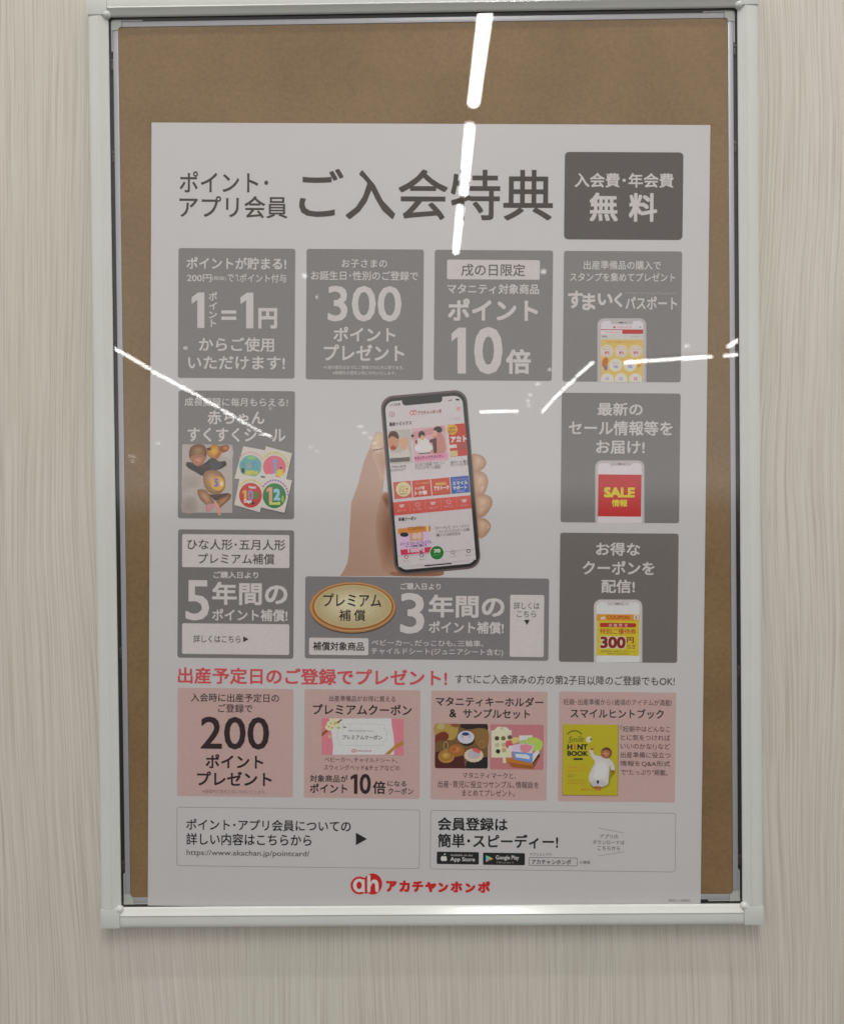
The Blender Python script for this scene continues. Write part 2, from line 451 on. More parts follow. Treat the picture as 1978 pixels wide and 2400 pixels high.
class Art:
    """one printed piece of the poster: flat shapes and letters collected into one mesh"""
    def __init__(s): s.v, s.f, s.m, s.mats = [], [], [], []

    def mi(s, mat):
        if mat not in s.mats: s.mats.append(mat)
        return s.mats.index(mat)

    def add(s, pts, faces, mat, layer):
        n = len(s.v); s.c = getattr(s, 'c', 0) + (.02 if layer == int(layer) else 0); y = -(layer + s.c) * STEP; i = s.mi(mat if not isinstance(mat, str) else ink(mat))
        s.v += [(x, y, z) for x, z in pts]
        for f in faces: s.f.append(tuple(n + q for q in f)); s.m.append(i)

    def raw_poly(s, pts, mat, layer):
        ar = sum(pts[i][0] * pts[(i + 1) % len(pts)][1] - pts[(i + 1) % len(pts)][0] * pts[i][1] for i in range(len(pts)))
        if ar < 0: pts = pts[::-1]
        tri = tessellate_polygon([[Vector((x, z, 0)) for x, z in pts]])
        out = []
        for a_, b2, c_ in tri:
            u, v_, w_ = pts[a_], pts[b2], pts[c_]
            cr_ = (v_[0] - u[0]) * (w_[1] - u[1]) - (v_[1] - u[1]) * (w_[0] - u[0])
            out.append((a_, b2, c_) if cr_ > 0 else (a_, c_, b2))
        s.add(pts, out, mat, layer)

    def poly(s, V, pts, mat, layer, smooth=0):
        if smooth:
            o = []; n = len(pts)
            for i in range(n):
                p0, p1, p2, p3 = (Vector(pts[(i + k - 1) % n]) for k in range(4))
                for j in range(smooth):
                    t_ = j / smooth
                    o.append(0.5 * ((2 * p1) + (p2 - p0) * t_ + (2 * p0 - 5 * p1 + 4 * p2 - p3) * t_ * t_ + (3 * p1 - p0 - 3 * p2 + p3) * t_ ** 3))
            pts = o
        s.raw_poly([V(*p) for p in pts], mat, layer)

    def soft(s, V, pts, c0, c1, layer, n=8, at=None, k1=.12, smooth=6):
        """a printed tone that melts from c0 at the outline to c1 inside"""
        a_ = at or (sum(p[0] for p in pts) / len(pts), sum(p[1] for p in pts) / len(pts))
        h0, h1 = [int(c0[i:i + 2], 16) for i in (1, 3, 5)], [int(c1[i:i + 2], 16) for i in (1, 3, 5)]
        for i in range(n):
            f = i / (n - 1); g = 1 - f * (1 - k1)
            col = '#%02x%02x%02x' % tuple(round(p + (q - p) * f) for p, q in zip(h0, h1))
            s.poly(V, [(a_[0] + (x - a_[0]) * g, a_[1] + (y - a_[1]) * g) for x, y in pts], col, layer + i * .08, smooth)

    def glow(s, V, cx, cy, rx, ry, c0, c1, layer):
        ring = [(cx + rx * math.cos(k * math.pi / 9), cy + ry * math.sin(k * math.pi / 9)) for k in range(18)]
        s.soft(V, ring, c0, c1, layer, n=9, at=(cx - rx * .15, cy - ry * .2), smooth=2)

    def rrect(s, V, X0, Y0, X1, Y1, r):
        (cx, cz), w_, h_ = V.span(X0, Y0, X1, Y1); r = r / V.k * .000456
        if r <= 0: return [(cx - w_ / 2, cz - h_ / 2), (cx + w_ / 2, cz - h_ / 2), (cx + w_ / 2, cz + h_ / 2), (cx - w_ / 2, cz + h_ / 2)]
        pts = []
        for qx, qz, a0 in ((1, -1, -90), (1, 1, 0), (-1, 1, 90), (-1, -1, 180)):
            for k in range(7):
                an = math.radians(a0 + k * 15)
                pts.append((cx + qx * (w_ / 2 - r) + r * math.cos(an), cz + qz * (h_ / 2 - r) + r * math.sin(an)))
        return pts

    def rect(s, V, X0, Y0, X1, Y1, mat, layer, r=0): s.raw_poly(s.rrect(V, X0, Y0, X1, Y1, r), mat, layer)

    def frame(s, V, X0, Y0, X1, Y1, mat, layer, r, wd):
        o = s.rrect(V, X0, Y0, X1, Y1, r); i = s.rrect(V, X0 + wd, Y0 + wd, X1 - wd, Y1 - wd, max(.1, r - wd)); n = len(o)
        s.add(o + i, [(k, (k + 1) % n, n + (k + 1) % n, n + k) for k in range(n)], mat, layer)

    def ell(s, V, cx, cy, rx, ry, mat, layer, n=28):
        s.raw_poly([V(cx + rx * math.cos(a_ * 2 * math.pi / n), cy + ry * math.sin(a_ * 2 * math.pi / n)) for a_ in range(n)], mat, layer)

    def ring(s, V, cx, cy, rx, ry, k, mat, layer, n=32):
        o = [V(cx + rx * math.cos(-a_ * 2 * math.pi / n), cy + ry * math.sin(-a_ * 2 * math.pi / n)) for a_ in range(n)]
        i = [V(cx + (rx - k) * math.cos(-a_ * 2 * math.pi / n), cy + (ry - k) * math.sin(-a_ * 2 * math.pi / n)) for a_ in range(n)]
        s.add(o + i, [(q, (q + 1) % n, n + (q + 1) % n, n + q) for q in range(n)], mat, layer)

    def line(s, V, X0, Y0, X1, Y1, wd, mat, layer):
        d = Vector((X1 - X0, Y1 - Y0)); n = Vector((-d.y, d.x)).normalized() * wd / 2
        s.raw_poly([V(X0 + n.x, Y0 + n.y), V(X1 + n.x, Y1 + n.y), V(X1 - n.x, Y1 - n.y), V(X0 - n.x, Y0 - n.y)], mat, layer)

    def text(s, V, txt, X0, Y0, X1, Y1, mat, layer, bold=0.0, rot=0.0, shear=0.0):
        """letters stretched to the width and height their ink has on the sheet"""
        bold += .007
        v, f = glyphs(txt, bold)
        if not v: return
        xs, ys = [p[0] for p in v], [p[1] for p in v]
        (cx, cz), w_, h_ = V.span(X0, Y0, X1, Y1)
        mx, my = (min(xs) + max(xs)) / 2, (min(ys) + max(ys)) / 2
        kx, ky = w_ / (max(xs) - min(xs)), h_ / (max(ys) - min(ys))
        c_, s_ = math.cos(rot), math.sin(rot); o = []
        for x, y in v:
            a_, b2 = (x - mx) * kx, (y - my) * ky
            a_ += b2 * shear
            o.append((cx + a_ * c_ - b2 * s_, cz + a_ * s_ + b2 * c_))
        if bold <= 0: return s.add(o, f, mat, layer)
        # heavier letters: the same outline struck several times, a hair apart
        # (the ink box is kept: the strikes stay inside it)
        dirs = 8 if bold > .009 else 4
        rx, rz = bold * kx, bold * ky
        gx, gz = 1 - 2 * rx / w_, 1 - 2 * rz / h_
        u = [(cx + ((x - cx) * c_ + (z - cz) * s_) * gx * c_ - (-(x - cx) * s_ + (z - cz) * c_) * gz * s_,
              cz + ((x - cx) * c_ + (z - cz) * s_) * gx * s_ + (-(x - cx) * s_ + (z - cz) * c_) * gz * c_) for x, z in o]
        for k in range(dirs):
            an = 2 * math.pi * (k + (0 if dirs == 8 else .5)) / dirs
            q_ = max(abs(math.cos(an)), abs(math.sin(an))) if dirs == 8 else 1
            s.add([(x + rx * math.cos(an) / q_, z + rz * math.sin(an) / q_) for x, z in u], f, mat, layer + k * .05)
        s.add(u, f, mat, layer + dirs * .05)

    def one(s, V, X0, Y0, X1, Y1, mat, layer, k=.52):
        w_, h_ = X1 - X0, Y1 - Y0; xs = X1 - w_ * k
        s.poly(V, [(xs, Y1), (X1, Y1), (X1, Y0), (xs + w_ * .06, Y0), (X0, Y0 + h_ * .13), (X0, Y0 + h_ * .13 + w_ * k * .95), (xs, Y0 + h_ * .13 + w_ * k * .38)], mat, layer)

    def build(s, name, parent, label=None):
        me = bpy.data.meshes.new(name); me.from_pydata(s.v, [], s.f)
        for m_ in s.mats: me.materials.append(m_)
        me.polygons.foreach_set('material_index', s.m); me.update()
        o = bpy.data.objects.new(name, me); COL.objects.link(o); o.parent = parent
        if label: o['label'] = label
        return o


# the sheet itself, 0.2 mm thick
bm = bmesh.new(); box(bm, 0, PWD, 0, .0002, -PHT, 0)
link_bm('sheet', bm, M_PAPER, poster)


def panel(V, X0, Y0, X1, Y1, col, label, r=13):
    a_ = Art(); a_.rect(V, X0, Y0, X1, Y1, col, 1, r)
    return a_.build('printed_panel', poster, label)


WT = '#aba6a5'       # unprinted white inside a panel
DK = '#4a4542'

# ---- headline
REF[0] = (.40, .05)
t_ = Art()
t_.text(Z1, 'ポイント･', 480, 870, 930, 978, DK, 1, .004)
t_.text(Z1, 'アプリ会員', 478, 995, 1028, 1108, DK, 1, .004)
t_.text(SRC, 'ご入会特典', 701, 396, 1295.5, 515, DK, 1, .003)
t_.build('lettering', poster, 'large dark headline lettering at the top of the poster')
p = panel(Z2, 700, 772, 1303, 1218, '#585452', 'darkest grey panel at the top right saying no fees', 22)
t_ = Art()
t_.text(Z2, '入会費･年会費', 752, 878, 1255, 952, WT, 2, .012)
t_.text(Z2, '無', 828, 978, 972, 1124, WT, 2, .016); t_.text(Z2, '料', 1028, 980, 1172, 1126, WT, 2, .016)
t_.build('lettering', p)

# ---- first row of grey panels
REF[0] = (.395, .05)
GR = '#747271'
p = panel(Z3, 472, 47, 1066, 708, GR, 'grey panel about one point being worth one yen')
t_ = Art()
t_.text(Z3, 'ポイントが貯まる!', 515, 92, 1022, 154, WT, 2, .012)
t_.text(Z3, '200円', 517, 178, 642, 217, WT, 2, .004); t_.text(Z3, '(税抜)', 646, 188, 716, 212, WT, 2); t_.text(Z3, 'で', 722, 178, 756, 216, WT, 2, .004); t_.one(Z3, 762, 179, 776, 214, WT, 2, .28); t_.text(Z3, 'ポイント付与', 784, 176, 1022, 221, WT, 2, .004)
t_.one(Z3, 541, 271, 606, 452, WT, 2, .56); t_.one(Z3, 789, 272, 855, 454, WT, 2, .56)
for ch, y0, y1 in (('ポ', 268, 312), ('イ', 321, 358), ('ン', 368, 402), ('ト', 408, 447)):
    t_.text(Z3, ch, 628 if ch != 'ト' else 638, y0, 670 if ch != 'ト' else 665, y1, WT, 2, .012)
t_.rect(Z3, 692, 362, 768, 379, WT, 2); t_.rect(Z3, 692, 394, 768, 411, WT, 2)
t_.text(Z3, '円', 880, 350, 976, 455, WT, 2, .028)
t_.text(Z3, 'からご使用', 578, 500, 960, 572, WT, 2, .010); t_.text(Z3, 'いただけます!', 523, 595, 1015, 663, WT, 2, .010)
t_.build('lettering', p)
p = panel(Z3, 1123, 51, 1719, 716, GR, 'grey panel about a present of 300 points')
t_ = Art()
t_.text(Z3, 'お子さまの', 1303, 103, 1535, 145, WT, 2, .004); t_.text(Z3, 'お誕生日･性別のご登録で', 1148, 162, 1692, 209, WT, 2, .004)
t_.text(Z3, '300', 1233, 238, 1608, 419, WT, 2, .004); t_.text(Z3, 'ポイント', 1262, 446, 1577, 521, WT, 2, .014)
t_.text(Z3, 'プレゼント', 1213, 536, 1622, 619, WT, 2, .014)
t_.text(Z3, '※1歳の誕生日までにご登録された方に限ります。', 1212, 643, 1620, 662, WT, 2); t_.text(Z3, '※登録月の翌月上旬に付与いたします。', 1258, 671, 1580, 690, WT, 2)
t_.build('lettering', p)
p = panel(Z4, 125, 56, 726, 720, GR, 'grey panel about ten times the points on maternity goods')
t_ = Art()
t_.rect(Z4, 190, 105, 662, 205, WT, 2, 9); t_.text(Z4, '戌の日限定', 262, 125, 588, 188, '#5f5a57', 3, .004)
t_.text(Z4, 'マタニティ対象商品', 192, 227, 658, 279, WT, 2, .010); t_.text(Z4, 'ポイント', 195, 303, 652, 416, WT, 2, .020)
t_.one(Z4, 213, 450, 286, 684, WT, 2, .58); t_.text(Z4, '0', 328, 447, 472, 687, WT, 2, .013); t_.text(Z4, '倍', 490, 560, 617, 686, WT, 2, .022)
t_.build('lettering', p)
p = panel(Z4, 781, 61, 1382, 727, GR, 'grey panel about the stamp passport with a stamp card phone')
t_ = Art()
t_.text(Z4, '出産準備品の購入で', 885, 109, 1278, 155, WT, 2, .004); t_.text(Z4, 'スタンプを集めてプレゼント', 815, 171, 1350, 216, WT, 2, .004)
for ch, x0, y0, x1, y1 in (('す', 805, 262, 880, 352), ('ま', 878, 275, 945, 362), ('い', 957, 276, 1032, 336), ('く', 1040, 272, 1082, 346)):
    t_.text(Z4, ch, x0, y0, x1, y1, WT, 2, .022)
t_.text(Z4, 'パスポート', 1098, 291, 1360, 358, WT, 2, .012); t_.text(Z4, 'Smile na Ikuji Passport', 1100, 268, 1355, 283, '#8b8683', 2)
t_.build('lettering', p)


def small_phone(V, x0, y0, x1, y1, sx0, sy0, sx1, sy1, nx0, nx1, ny1, parent):
    """the pale phone printed at the foot of a panel; its bottom is cut off by the panel's edge"""
    a_ = Art(); r = 34
    def capped(X0, Y0, X1, Y1, r_):
        pts = [(X0, Y1), (X0, Y0 + r_)] + [(X0 + r_ - r_ * math.cos(k * math.pi / 16), Y0 + r_ - r_ * math.sin(k * math.pi / 16)) for k in range(1, 9)]
        pts += [(X1 - r_ + r_ * math.sin(k * math.pi / 16), Y0 + r_ - r_ * math.cos(k * math.pi / 16)) for k in range(0, 9)] + [(X1, Y1)]
        return pts
    a_.poly(V, capped(x0 - 2, y0 - 3, x1 + 2, y1, r + 2), '#7d7876', 2)
    a_.poly(V, capped(x0, y0, x1, y1, r), '#9f9a9a', 3)
    a_.poly(V, capped(sx0, sy0, sx1, sy1, 20), '#b4aeb2', 4)
    a_.poly(V, [(nx0, sy0 - 1), (nx1, sy0 - 1), (nx1 - 3, ny1 - 4), (nx1 - 10, ny1), (nx0 + 10, ny1), (nx0 + 3, ny1 - 4)], '#9c9898', 5)
    cx = (nx0 + nx1) / 2
    a_.rect(V, cx - 16, ny1 - 11, cx + 8, ny1 - 6, '#4e4c4e', 6, 2); a_.ell(V, cx + 18, ny1 - 8, 3, 3, '#4e4c4e', 6, 10)
    return a_


a_ = small_phone(Z4, 955, 403, 1203, 727, 972, 416, 1188, 727, 1022, 1137, 433, p)
a_.ell(Z4, 1041, 448, 6, 5, '#a0403f', 6, 12); a_.text(Z4, 'アカチャンホンポ', 1055, 443, 1130, 454, '#a45654', 6); a_.rect(Z4, 1168, 444, 1176, 451, '#8a8486', 6)
a_.rect(Z4, 972, 459, 1188, 463, '#9e4a48', 6); a_.rect(Z4, 1081, 463, 1187, 482, '#a03c3c', 6)
a_.rect(Z4, 972, 484, 1187, 511, '#aaa9a6', 6); a_.text(Z4, '獲得数', 978, 490, 1003, 501, '#504b4b', 7); a_.text(Z4, 'スタンプカード', 1122, 492, 1180, 500, '#82807c', 7); a_.text(Z4, 'スタンプをあつめる', 990, 470, 1068, 478, '#a86a58', 7)
a_.rect(Z4, 972, 511, 1187, 727, fade_ink('#b88e55', '#c3aa6a', *Z4(1080, 520), *Z4(1080, 727)), 6)
a_.text(Z4, 'スタンプを集めてプレゼント', 1000, 520, 1150, 529, '#a0643c', 7)
for cx, cy, c in ((1003, 570, 1), (1076, 570, 1), (1150, 570, 1), (1048, 641, 0), (1121, 641, 0)):
    a_.ell(Z4, cx, cy, 33, 33, '#c4b496', 7); a_.ell(Z4, cx, cy, 29, 29, '#b8b0ac', 8)
    col = '#a85a58' if c else '#8f84a8'
    if c: a_.ring(Z4, cx, cy, 27, 27, 3, '#b98484', 9)
    a_.text(Z4, 'スマイル', cx - 17, cy - 15, cx + 17, cy - 3, col, 9); a_.text(Z4, '育児' if c else '体', cx - 13, cy, cx + 13, cy + 16, col, 9, .03)
for cx, c in ((1005, 0), (1074, 0), (1149, 1)):
    a_.poly(Z4, [(cx + 32 * math.cos(math.pi + k * math.pi / 14), 712 + 30 * math.sin(math.pi + k * math.pi / 14)) for k in range(15)] + [(cx + 32, 727), (cx - 32, 727)], '#b8b0ac', 8)
    a_.text(Z4, '体', cx - 11, 700, cx + 11, 720, '#a85a58' if c else '#8f84a8', 9)
a_.poly(Z4, [(984, 612), (1000, 600), (1010, 615), (1004, 640), (990, 655), (978, 640)], '#a5663f', 9, 4); a_.ell(Z4, 997, 655, 9, 14, '#6f6690', 10, 14); a_.ell(Z4, 1166, 645, 11, 8, '#b27f4c', 9, 12)
a_.build('phone_picture', p, 'pale phone showing a yellow stamp card')

# ---- second row
REF[0] = (.385, .045)
p = panel(Z3, 472, 772, 1064, 1424, '#706e6d', 'grey panel with a sleeping baby and four round stickers')
t_ = Art()
t_.text(Z3, '成長記録に毎月もらえる!', 505, 807, 1030, 851, WT, 2, .002)
t_.text(Z3, '赤ちゃん', 622, 872, 912, 943, WT, 2, .012); t_.text(Z3, 'すくすくシール', 520, 960, 1018, 1032, WT, 2, .012)
t_.build('lettering', p)
ZB1 = View(400, 900, 1736 / 300)
b1 = Art()
b1.rect(ZB1, 155, 820, 838, 1745, fade_ink('#8f8680', '#a39b98', *ZB1(180, 1700), *ZB1(820, 850)), 2)
b1.soft(ZB1, [(165, 1260), (330, 1240), (410, 1310), (370, 1400), (240, 1430), (165, 1470)], '#948b85', '#8c827c', 3, n=6)
b1.soft(ZB1, [(640, 860), (830, 855), (830, 1020), (700, 980)], '#9c9491', '#a69e9c', 3, n=6)
b1.soft(ZB1, [(165, 1560), (330, 1540), (350, 1730), (165, 1735)], '#908680', '#867b74', 3, n=6)
for k in range(11): b1.line(ZB1, 160, 1110 + k * 58, 400 + (k % 3) * 40, 1100 + k * 57, 4, '#8b817a', 4)
for k in range(9): b1.line(ZB1, 640 + (k % 2) * 60, 1180 + k * 62, 834, 1186 + k * 60, 4, '#938b88', 4)
for k in range(5): b1.line(ZB1, 190 + k * 66, 1180, 182 + k * 66, 1738, 3, '#8d837d', 4)
b1.soft(ZB1, [(500, 880), (570, 825), (650, 830), (690, 900), (660, 985), (560, 1000), (500, 960)], '#94692a', '#bb9444', 5)
b1.poly(ZB1, [(650, 850), (780, 830), (780, 900), (690, 930)], '#7a5030', 6, 5); b1.ell(ZB1, 745, 868, 34, 24, '#a86c35', 7, 16); b1.poly(ZB1, [(640, 930), (700, 915), (640, 1010), (580, 1030)], '#96602f', 6, 4)
b1.ell(ZB1, 520, 880, 34, 18, '#4d3a28', 7, 14)
b1.soft(ZB1, [(205, 1070), (270, 1060), (380, 1110), (480, 1060), (560, 1000), (660, 1050), (740, 1045), (752, 1105), (640, 1165), (520, 1180), (440, 1245), (330, 1190), (230, 1130)], '#3a302e', '#504744', 6, n=5)
b1.poly(ZB1, [(540, 1010), (640, 1050), (700, 1085), (640, 1150), (540, 1150)], '#4c4a4d', 7, 5); b1.ell(ZB1, 195, 1078, 20, 18, '#a78272', 6, 12)
b1.soft(ZB1, [(250, 930), (280, 850), (360, 820), (450, 830), (490, 900), (480, 1000), (440, 1080), (370, 1115), (310, 1080), (262, 1010)], '#65492f', '#8d735a', 8, at=(375, 890))
b1.poly(ZB1, [(270, 1000), (330, 965), (410, 960), (475, 990), (445, 1075), (370, 1112), (310, 1080)], '#8f6650', 9, 6); b1.soft(ZB1, [(290, 1010), (340, 985), (410, 980), (460, 1005), (435, 1070), (370, 1105), (315, 1075)], '#8f6650', '#ab8069', 9.1, n=5)
b1.soft(ZB1, [(310, 1045), (350, 1055), (400, 1045), (380, 1085), (340, 1088)], '#a07560', '#8a5a48', 10, n=4)
b1.soft(ZB1, [(450, 1215), (530, 1165), (650, 1180), (720, 1250), (745, 1370), (690, 1470), (590, 1495), (490, 1440), (445, 1330)], '#7d5d44', '#a8896a', 8, at=(560, 1290))
b1.ell(ZB1, 638, 1350, 98, 100, '#b79049', 10); b1.ring(ZB1, 638, 1350, 98, 100, 14, '#a97f3c', 11); b1.text(ZB1, '5', 590, 1280, 650, 1395, '#6d6199', 12, .04); b1.ell(ZB1, 690, 1352, 18, 34, '#c0b0a4', 12, 14)
b1.poly(ZB1, [(500, 1490), (590, 1500), (790, 1480), (740, 1540), (620, 1580), (560, 1540)], '#4e3f36', 9, 5)
b1.soft(ZB1, [(380, 1430), (470, 1440), (540, 1520), (590, 1610), (560, 1690), (500, 1700), (480, 1640), (410, 1570), (365, 1480)], '#785741', '#a5836a', 9, at=(470, 1530))
b1.soft(ZB1, [(815, 1490), (740, 1520), (640, 1570), (610, 1640), (650, 1690), (690, 1660), (760, 1600), (810, 1550)], '#6f4e39', '#9d795f', 10, at=(700, 1590))
b1.poly(ZB1, [(490, 1640), (560, 1620), (600, 1640), (540, 1720), (480, 1722)], '#a67b7c', 11, 4); b1.poly(ZB1, [(605, 1600), (655, 1640), (680, 1770), (650, 1775), (625, 1690)], '#b2857d', 12, 4)
b1.build('baby_photo', p, 'photo of a baby lying asleep on a pale quilt')


def sticker(pts, arc, disc, draw):
    a2 = Art(); L = sticker.layer; sticker.layer += 5
    a2.poly(ZB1, [(x + 10, y + 10) for x, y in pts], '#5b5857', L)
    a2.poly(ZB1, pts, '#aea8a2', L + 1)
    (cx, cy), rx, ry = disc[0], disc[1], disc[2]
    for k in range(13):
        an = math.radians(205 + k * 11.5)
        an += math.radians(13)
        a2.ell(ZB1, cx + (rx + 28) * math.cos(an), cy + (ry + 40) * math.sin(an), 16, 15, arc, L + 2, 10)
    a2.ell(ZB1, cx, cy, rx, ry, disc[3], L + 3)
    draw(a2, L + 4)
    a2.build('sticker_picture', p)


sticker.layer = 3
def s1(a2, L):
    a2.one(ZB1, 962, 1050, 1010, 1140, '#5f7fa0', L, .6); a2.text(ZB1, 'ST', 1100, 1055, 1205, 1165, '#5f7fa0', L, .03); a2.ell(ZB1, 1058, 1110, 36, 40, '#7d8a88', L, 14); a2.text(ZB1, 'B', 960, 1140, 1004, 1205, '#26433f', L, .05); a2.poly(ZB1, [(1030, 1180), (1130, 1175), (1180, 1230), (1020, 1235)], '#8a9a52', L, 4); a2.ell(ZB1, 1100, 1000, 55, 22, '#7f9f6a', L, 16); a2.text(ZB1, 'IRTH', 1015, 1175, 1180, 1228, '#b0a452', L + 1, .03)
def s2(a2, L):
    a2.one(ZB1, 1380, 1015, 1440, 1230, '#6f86a6', L, .62); a2.poly(ZB1, [(1440, 1180), (1500, 1150), (1530, 1210), (1490, 1255), (1440, 1240)], '#c4a03e', L, 5); a2.ell(ZB1, 1495, 1140, 16, 18, '#4a2f22', L, 10); a2.text(ZB1, 'month', 1310, 1205, 1430, 1255, '#cfc2c2', L, .03)
def s3(a2, L):
    a2.one(ZB1, 975, 1440, 1030, 1580, '#c29447', L, .6); a2.text(ZB1, '0', 1045, 1435, 1125, 1580, '#82738f', L, .03); a2.ell(ZB1, 1160, 1510, 40, 55, '#5c6b35', L, 16); a2.text(ZB1, 'Happy', 1060, 1380, 1160, 1425, '#d8b9b4', L, .03); a2.text(ZB1, 'Days', 995, 1565, 1100, 1625, '#d8b9b4', L, .04); a2.ell(ZB1, 1115, 1615, 24, 22, '#2e211f', L, 12)
def s4(a2, L):
    a2.one(ZB1, 1305, 1400, 1380, 1610, '#b5896c', L, .6); a2.text(ZB1, '2', 1395, 1420, 1490, 1580, '#7fa0b8', L, .035); a2.text(ZB1, 'month', 1340, 1590, 1490, 1640, '#bdb566', L, .04); a2.ell(ZB1, 1520, 1560, 18, 50, '#7f9a4a', L, 12)
sticker([(985, 843), (1290, 900), (1215, 1320), (865, 1283)], '#b08c8c', ((1085, 1115), 152, 150, '#5f9088'), s1)
sticker([(1292, 843), (1648, 940), (1566, 1300), (1210, 1240)], '#a8a052', ((1408, 1125), 155, 155, '#b3616f'), s2)
sticker([(950, 1222), (1292, 1280), (1213, 1742), (863, 1640)], '#a9a052', ((1085, 1508), 155, 168, '#a03434'), s3)
sticker([(1290, 1225), (1648, 1308), (1545, 1748), (1213, 1670)], '#8c6a94', ((1408, 1515), 158, 170, '#2f6b45'), s4)

REF[0] = (.39, .045)
p = panel(Z4, 770, 784, 1374, 1444, '#6e6c6b', 'grey panel about sale news with a red sale phone')
t_ = Art()
t_.text(Z4, '最新の', 955, 832, 1185, 899, WT, 2, .012); t_.text(Z4, 'セール情報等を', 808, 924, 1337, 999, WT, 2, .012); t_.text(Z4, 'お届け!', 948, 1025, 1195, 1093, WT, 2, .012)
t_.build('lettering', p)
a_ = small_phone(Z4, 944, 1127, 1193, 1444, 957, 1140, 1180, 1444, 1017, 1131, 1153, p)
a_.rect(Z4, 958, 1198, 1178, 1412, '#a33a36', 6); a_.text(Z4, 'SALE', 988, 1263, 1145, 1315, '#c0a838', 7, .035); a_.text(Z4, '情報', 1028, 1325, 1107, 1362, '#c0a838', 7, .025)
a_.build('phone_picture', p, 'pale phone with a red sale screen')

# ---- third row
REF[0] = (.345, .018)
WT = '#a5a09f'
p = panel(Z5, 470, 91, 1060, 745, '#646160', 'grey panel about five years of cover for festival dolls')
l_ = Art(); l_.rect(Z5, 492, 115, 1038, 283, WT, 2, 8); l_.text(Z5, 'ひな人形･五月人形', 518, 139, 1017, 194, DK, 3, .004); l_.text(Z5, 'プレミアム補償', 575, 211, 962, 266, DK, 3, .004)
l_.build('white_label', p, 'white label saying premium cover for dolls')
l_ = Art(); l_.rect(Z5, 492, 569, 1037, 725, WT, 2, 8); l_.text(Z5, '詳しくはこちら', 550, 627, 790, 666, DK, 3, .002); l_.poly(Z5, [(803, 633), (831, 648), (803, 663)], '#3a3533', 3)
l_.build('white_label', p, 'white label with a small arrow at its end')
t_ = Art()
t_.text(Z5, 'ご購入日より', 652, 303, 880, 338, WT, 2, .012); t_.text(Z5, '5', 510, 347, 630, 552, WT, 2, .004); t_.text(Z5, '年間の', 645, 357, 1028, 474, WT, 2, .018); t_.text(Z5, 'ポイント補償!', 645, 494, 1028, 556, WT, 2, .012)
t_.build('lettering', p)
p = panel(SRC, 714.5, 1353.5, 1285.8, 1546.5, '#686566', 'wide grey panel with a gold oval about three years of cover', 6)
l_ = Art()
l_.ell(Z5, 1360, 490, 221, 131, '#4c3c34', 2, 48); l_.ell(Z5, 1359, 485, 220, 129, fade_ink('#70422a', '#a8845c', *Z5(1300, 610), *Z5(1360, 370)), 3, 48)
l_.ring(Z5, 1360, 483, 214, 124, 5, fade_ink('#c09468', '#8a5c38', *Z5(1220, 600), *Z5(1480, 380)), 4, 48); l_.ell(Z5, 1361, 482, 205, 117, fade_ink('#8c5028', '#6c3c20', *Z5(1250, 560), *Z5(1480, 400)), 5, 48)
l_.ell(Z5, 1361, 481, 198, 111, fade_ink('#b89c70', '#8c7450', *Z5(1250, 560), *Z5(1480, 400)), 6, 48)
l_.glow(Z5, 1362, 481, 186, 103, '#948868', '#b4ac94', 7)
l_.text(Z5, 'プレミアム', 1210, 415, 1505, 482, '#2e2722', 9, .004); l_.text(Z5, '補', 1290, 497, 1350, 555, '#2e2722', 9, .004); l_.text(Z5, '償', 1366, 497, 1424, 555, '#2e2722', 9, .004)
l_.build('gold_badge', p)
l_ = Art(); l_.rect(Z6, 510, 422, 683, 738, WT, 2, 8); l_.text(Z6, '詳しくは', 530, 459, 660, 496, DK, 3); l_.text(Z6, 'こちら', 545, 503, 643, 536, DK, 3); l_.poly(Z6, [(582, 549), (611, 549), (596.5, 576)], '#2e2926', 3)
l_.build('white_label', p, 'tall white label with an arrow pointing down')
l_ = Art(); l_.rect(Z5, 1138, 641, 1440, 728, WT, 2, 8); l_.text(Z5, '補償対象商品', 1158, 661, 1418, 706, '#2a2523', 3, .010)
l_.build('white_label', p, 'low white label with bold black lettering')
t_ = Art()
t_.text(SRC, 'ご購入日より', 938.7, 1366.5, 1032.8, 1382.5, WT, 2, .010); t_.text(SRC, '3', 938, 1390, 994.6, 1485.5, WT, 2, .004)
t_.text(Z6, '年間の', 97, 422, 482, 538, WT, 2, .018); t_.text(Z6, 'ポイント補償!', 97, 557, 478, 619, WT, 2, .012)
t_.text(SRC, 'ベビーカー､だっこひも､三輪車､', 870.5, 1500, 1132.8, 1515, WT, 2, .002); t_.text(SRC, 'チャイルドシート(ジュニアシート含む)', 870, 1519.5, 1179, 1537.5, WT, 2, .002)
t_.build('lettering', p)
p = panel(Z6, 762, 108, 1364, 766, '#5d5856', 'grey panel about coupons with a yellow coupon phone')
t_ = Art()
t_.text(Z6, 'お得な', 948, 155, 1172, 223, WT, 2, .012); t_.text(Z6, 'クーポンを', 880, 249, 1245, 319, WT, 2, .012); t_.text(Z6, '配信!', 975, 344, 1145, 413, WT, 2, .012)
t_.build('lettering', p)
a_ = small_phone(Z6, 938, 447, 1182, 765, 951, 460, 1169, 765, 1003, 1118, 476, p)
a_.rect(Z6, 951, 521, 1168, 553, '#a8762c', 6); a_.text(Z6, 'COUPON', 1003, 527, 1118, 546, '#8c4424', 7, .02); a_.rect(Z6, 1140, 524, 1163, 548, '#b8b0a8', 7); a_.text(Z6, 'S', 1146, 528, 1157, 544, '#7a5a32', 8, .02); a_.text(Z6, 'ah', 972, 529, 996, 547, '#c8bca8', 7, .03)
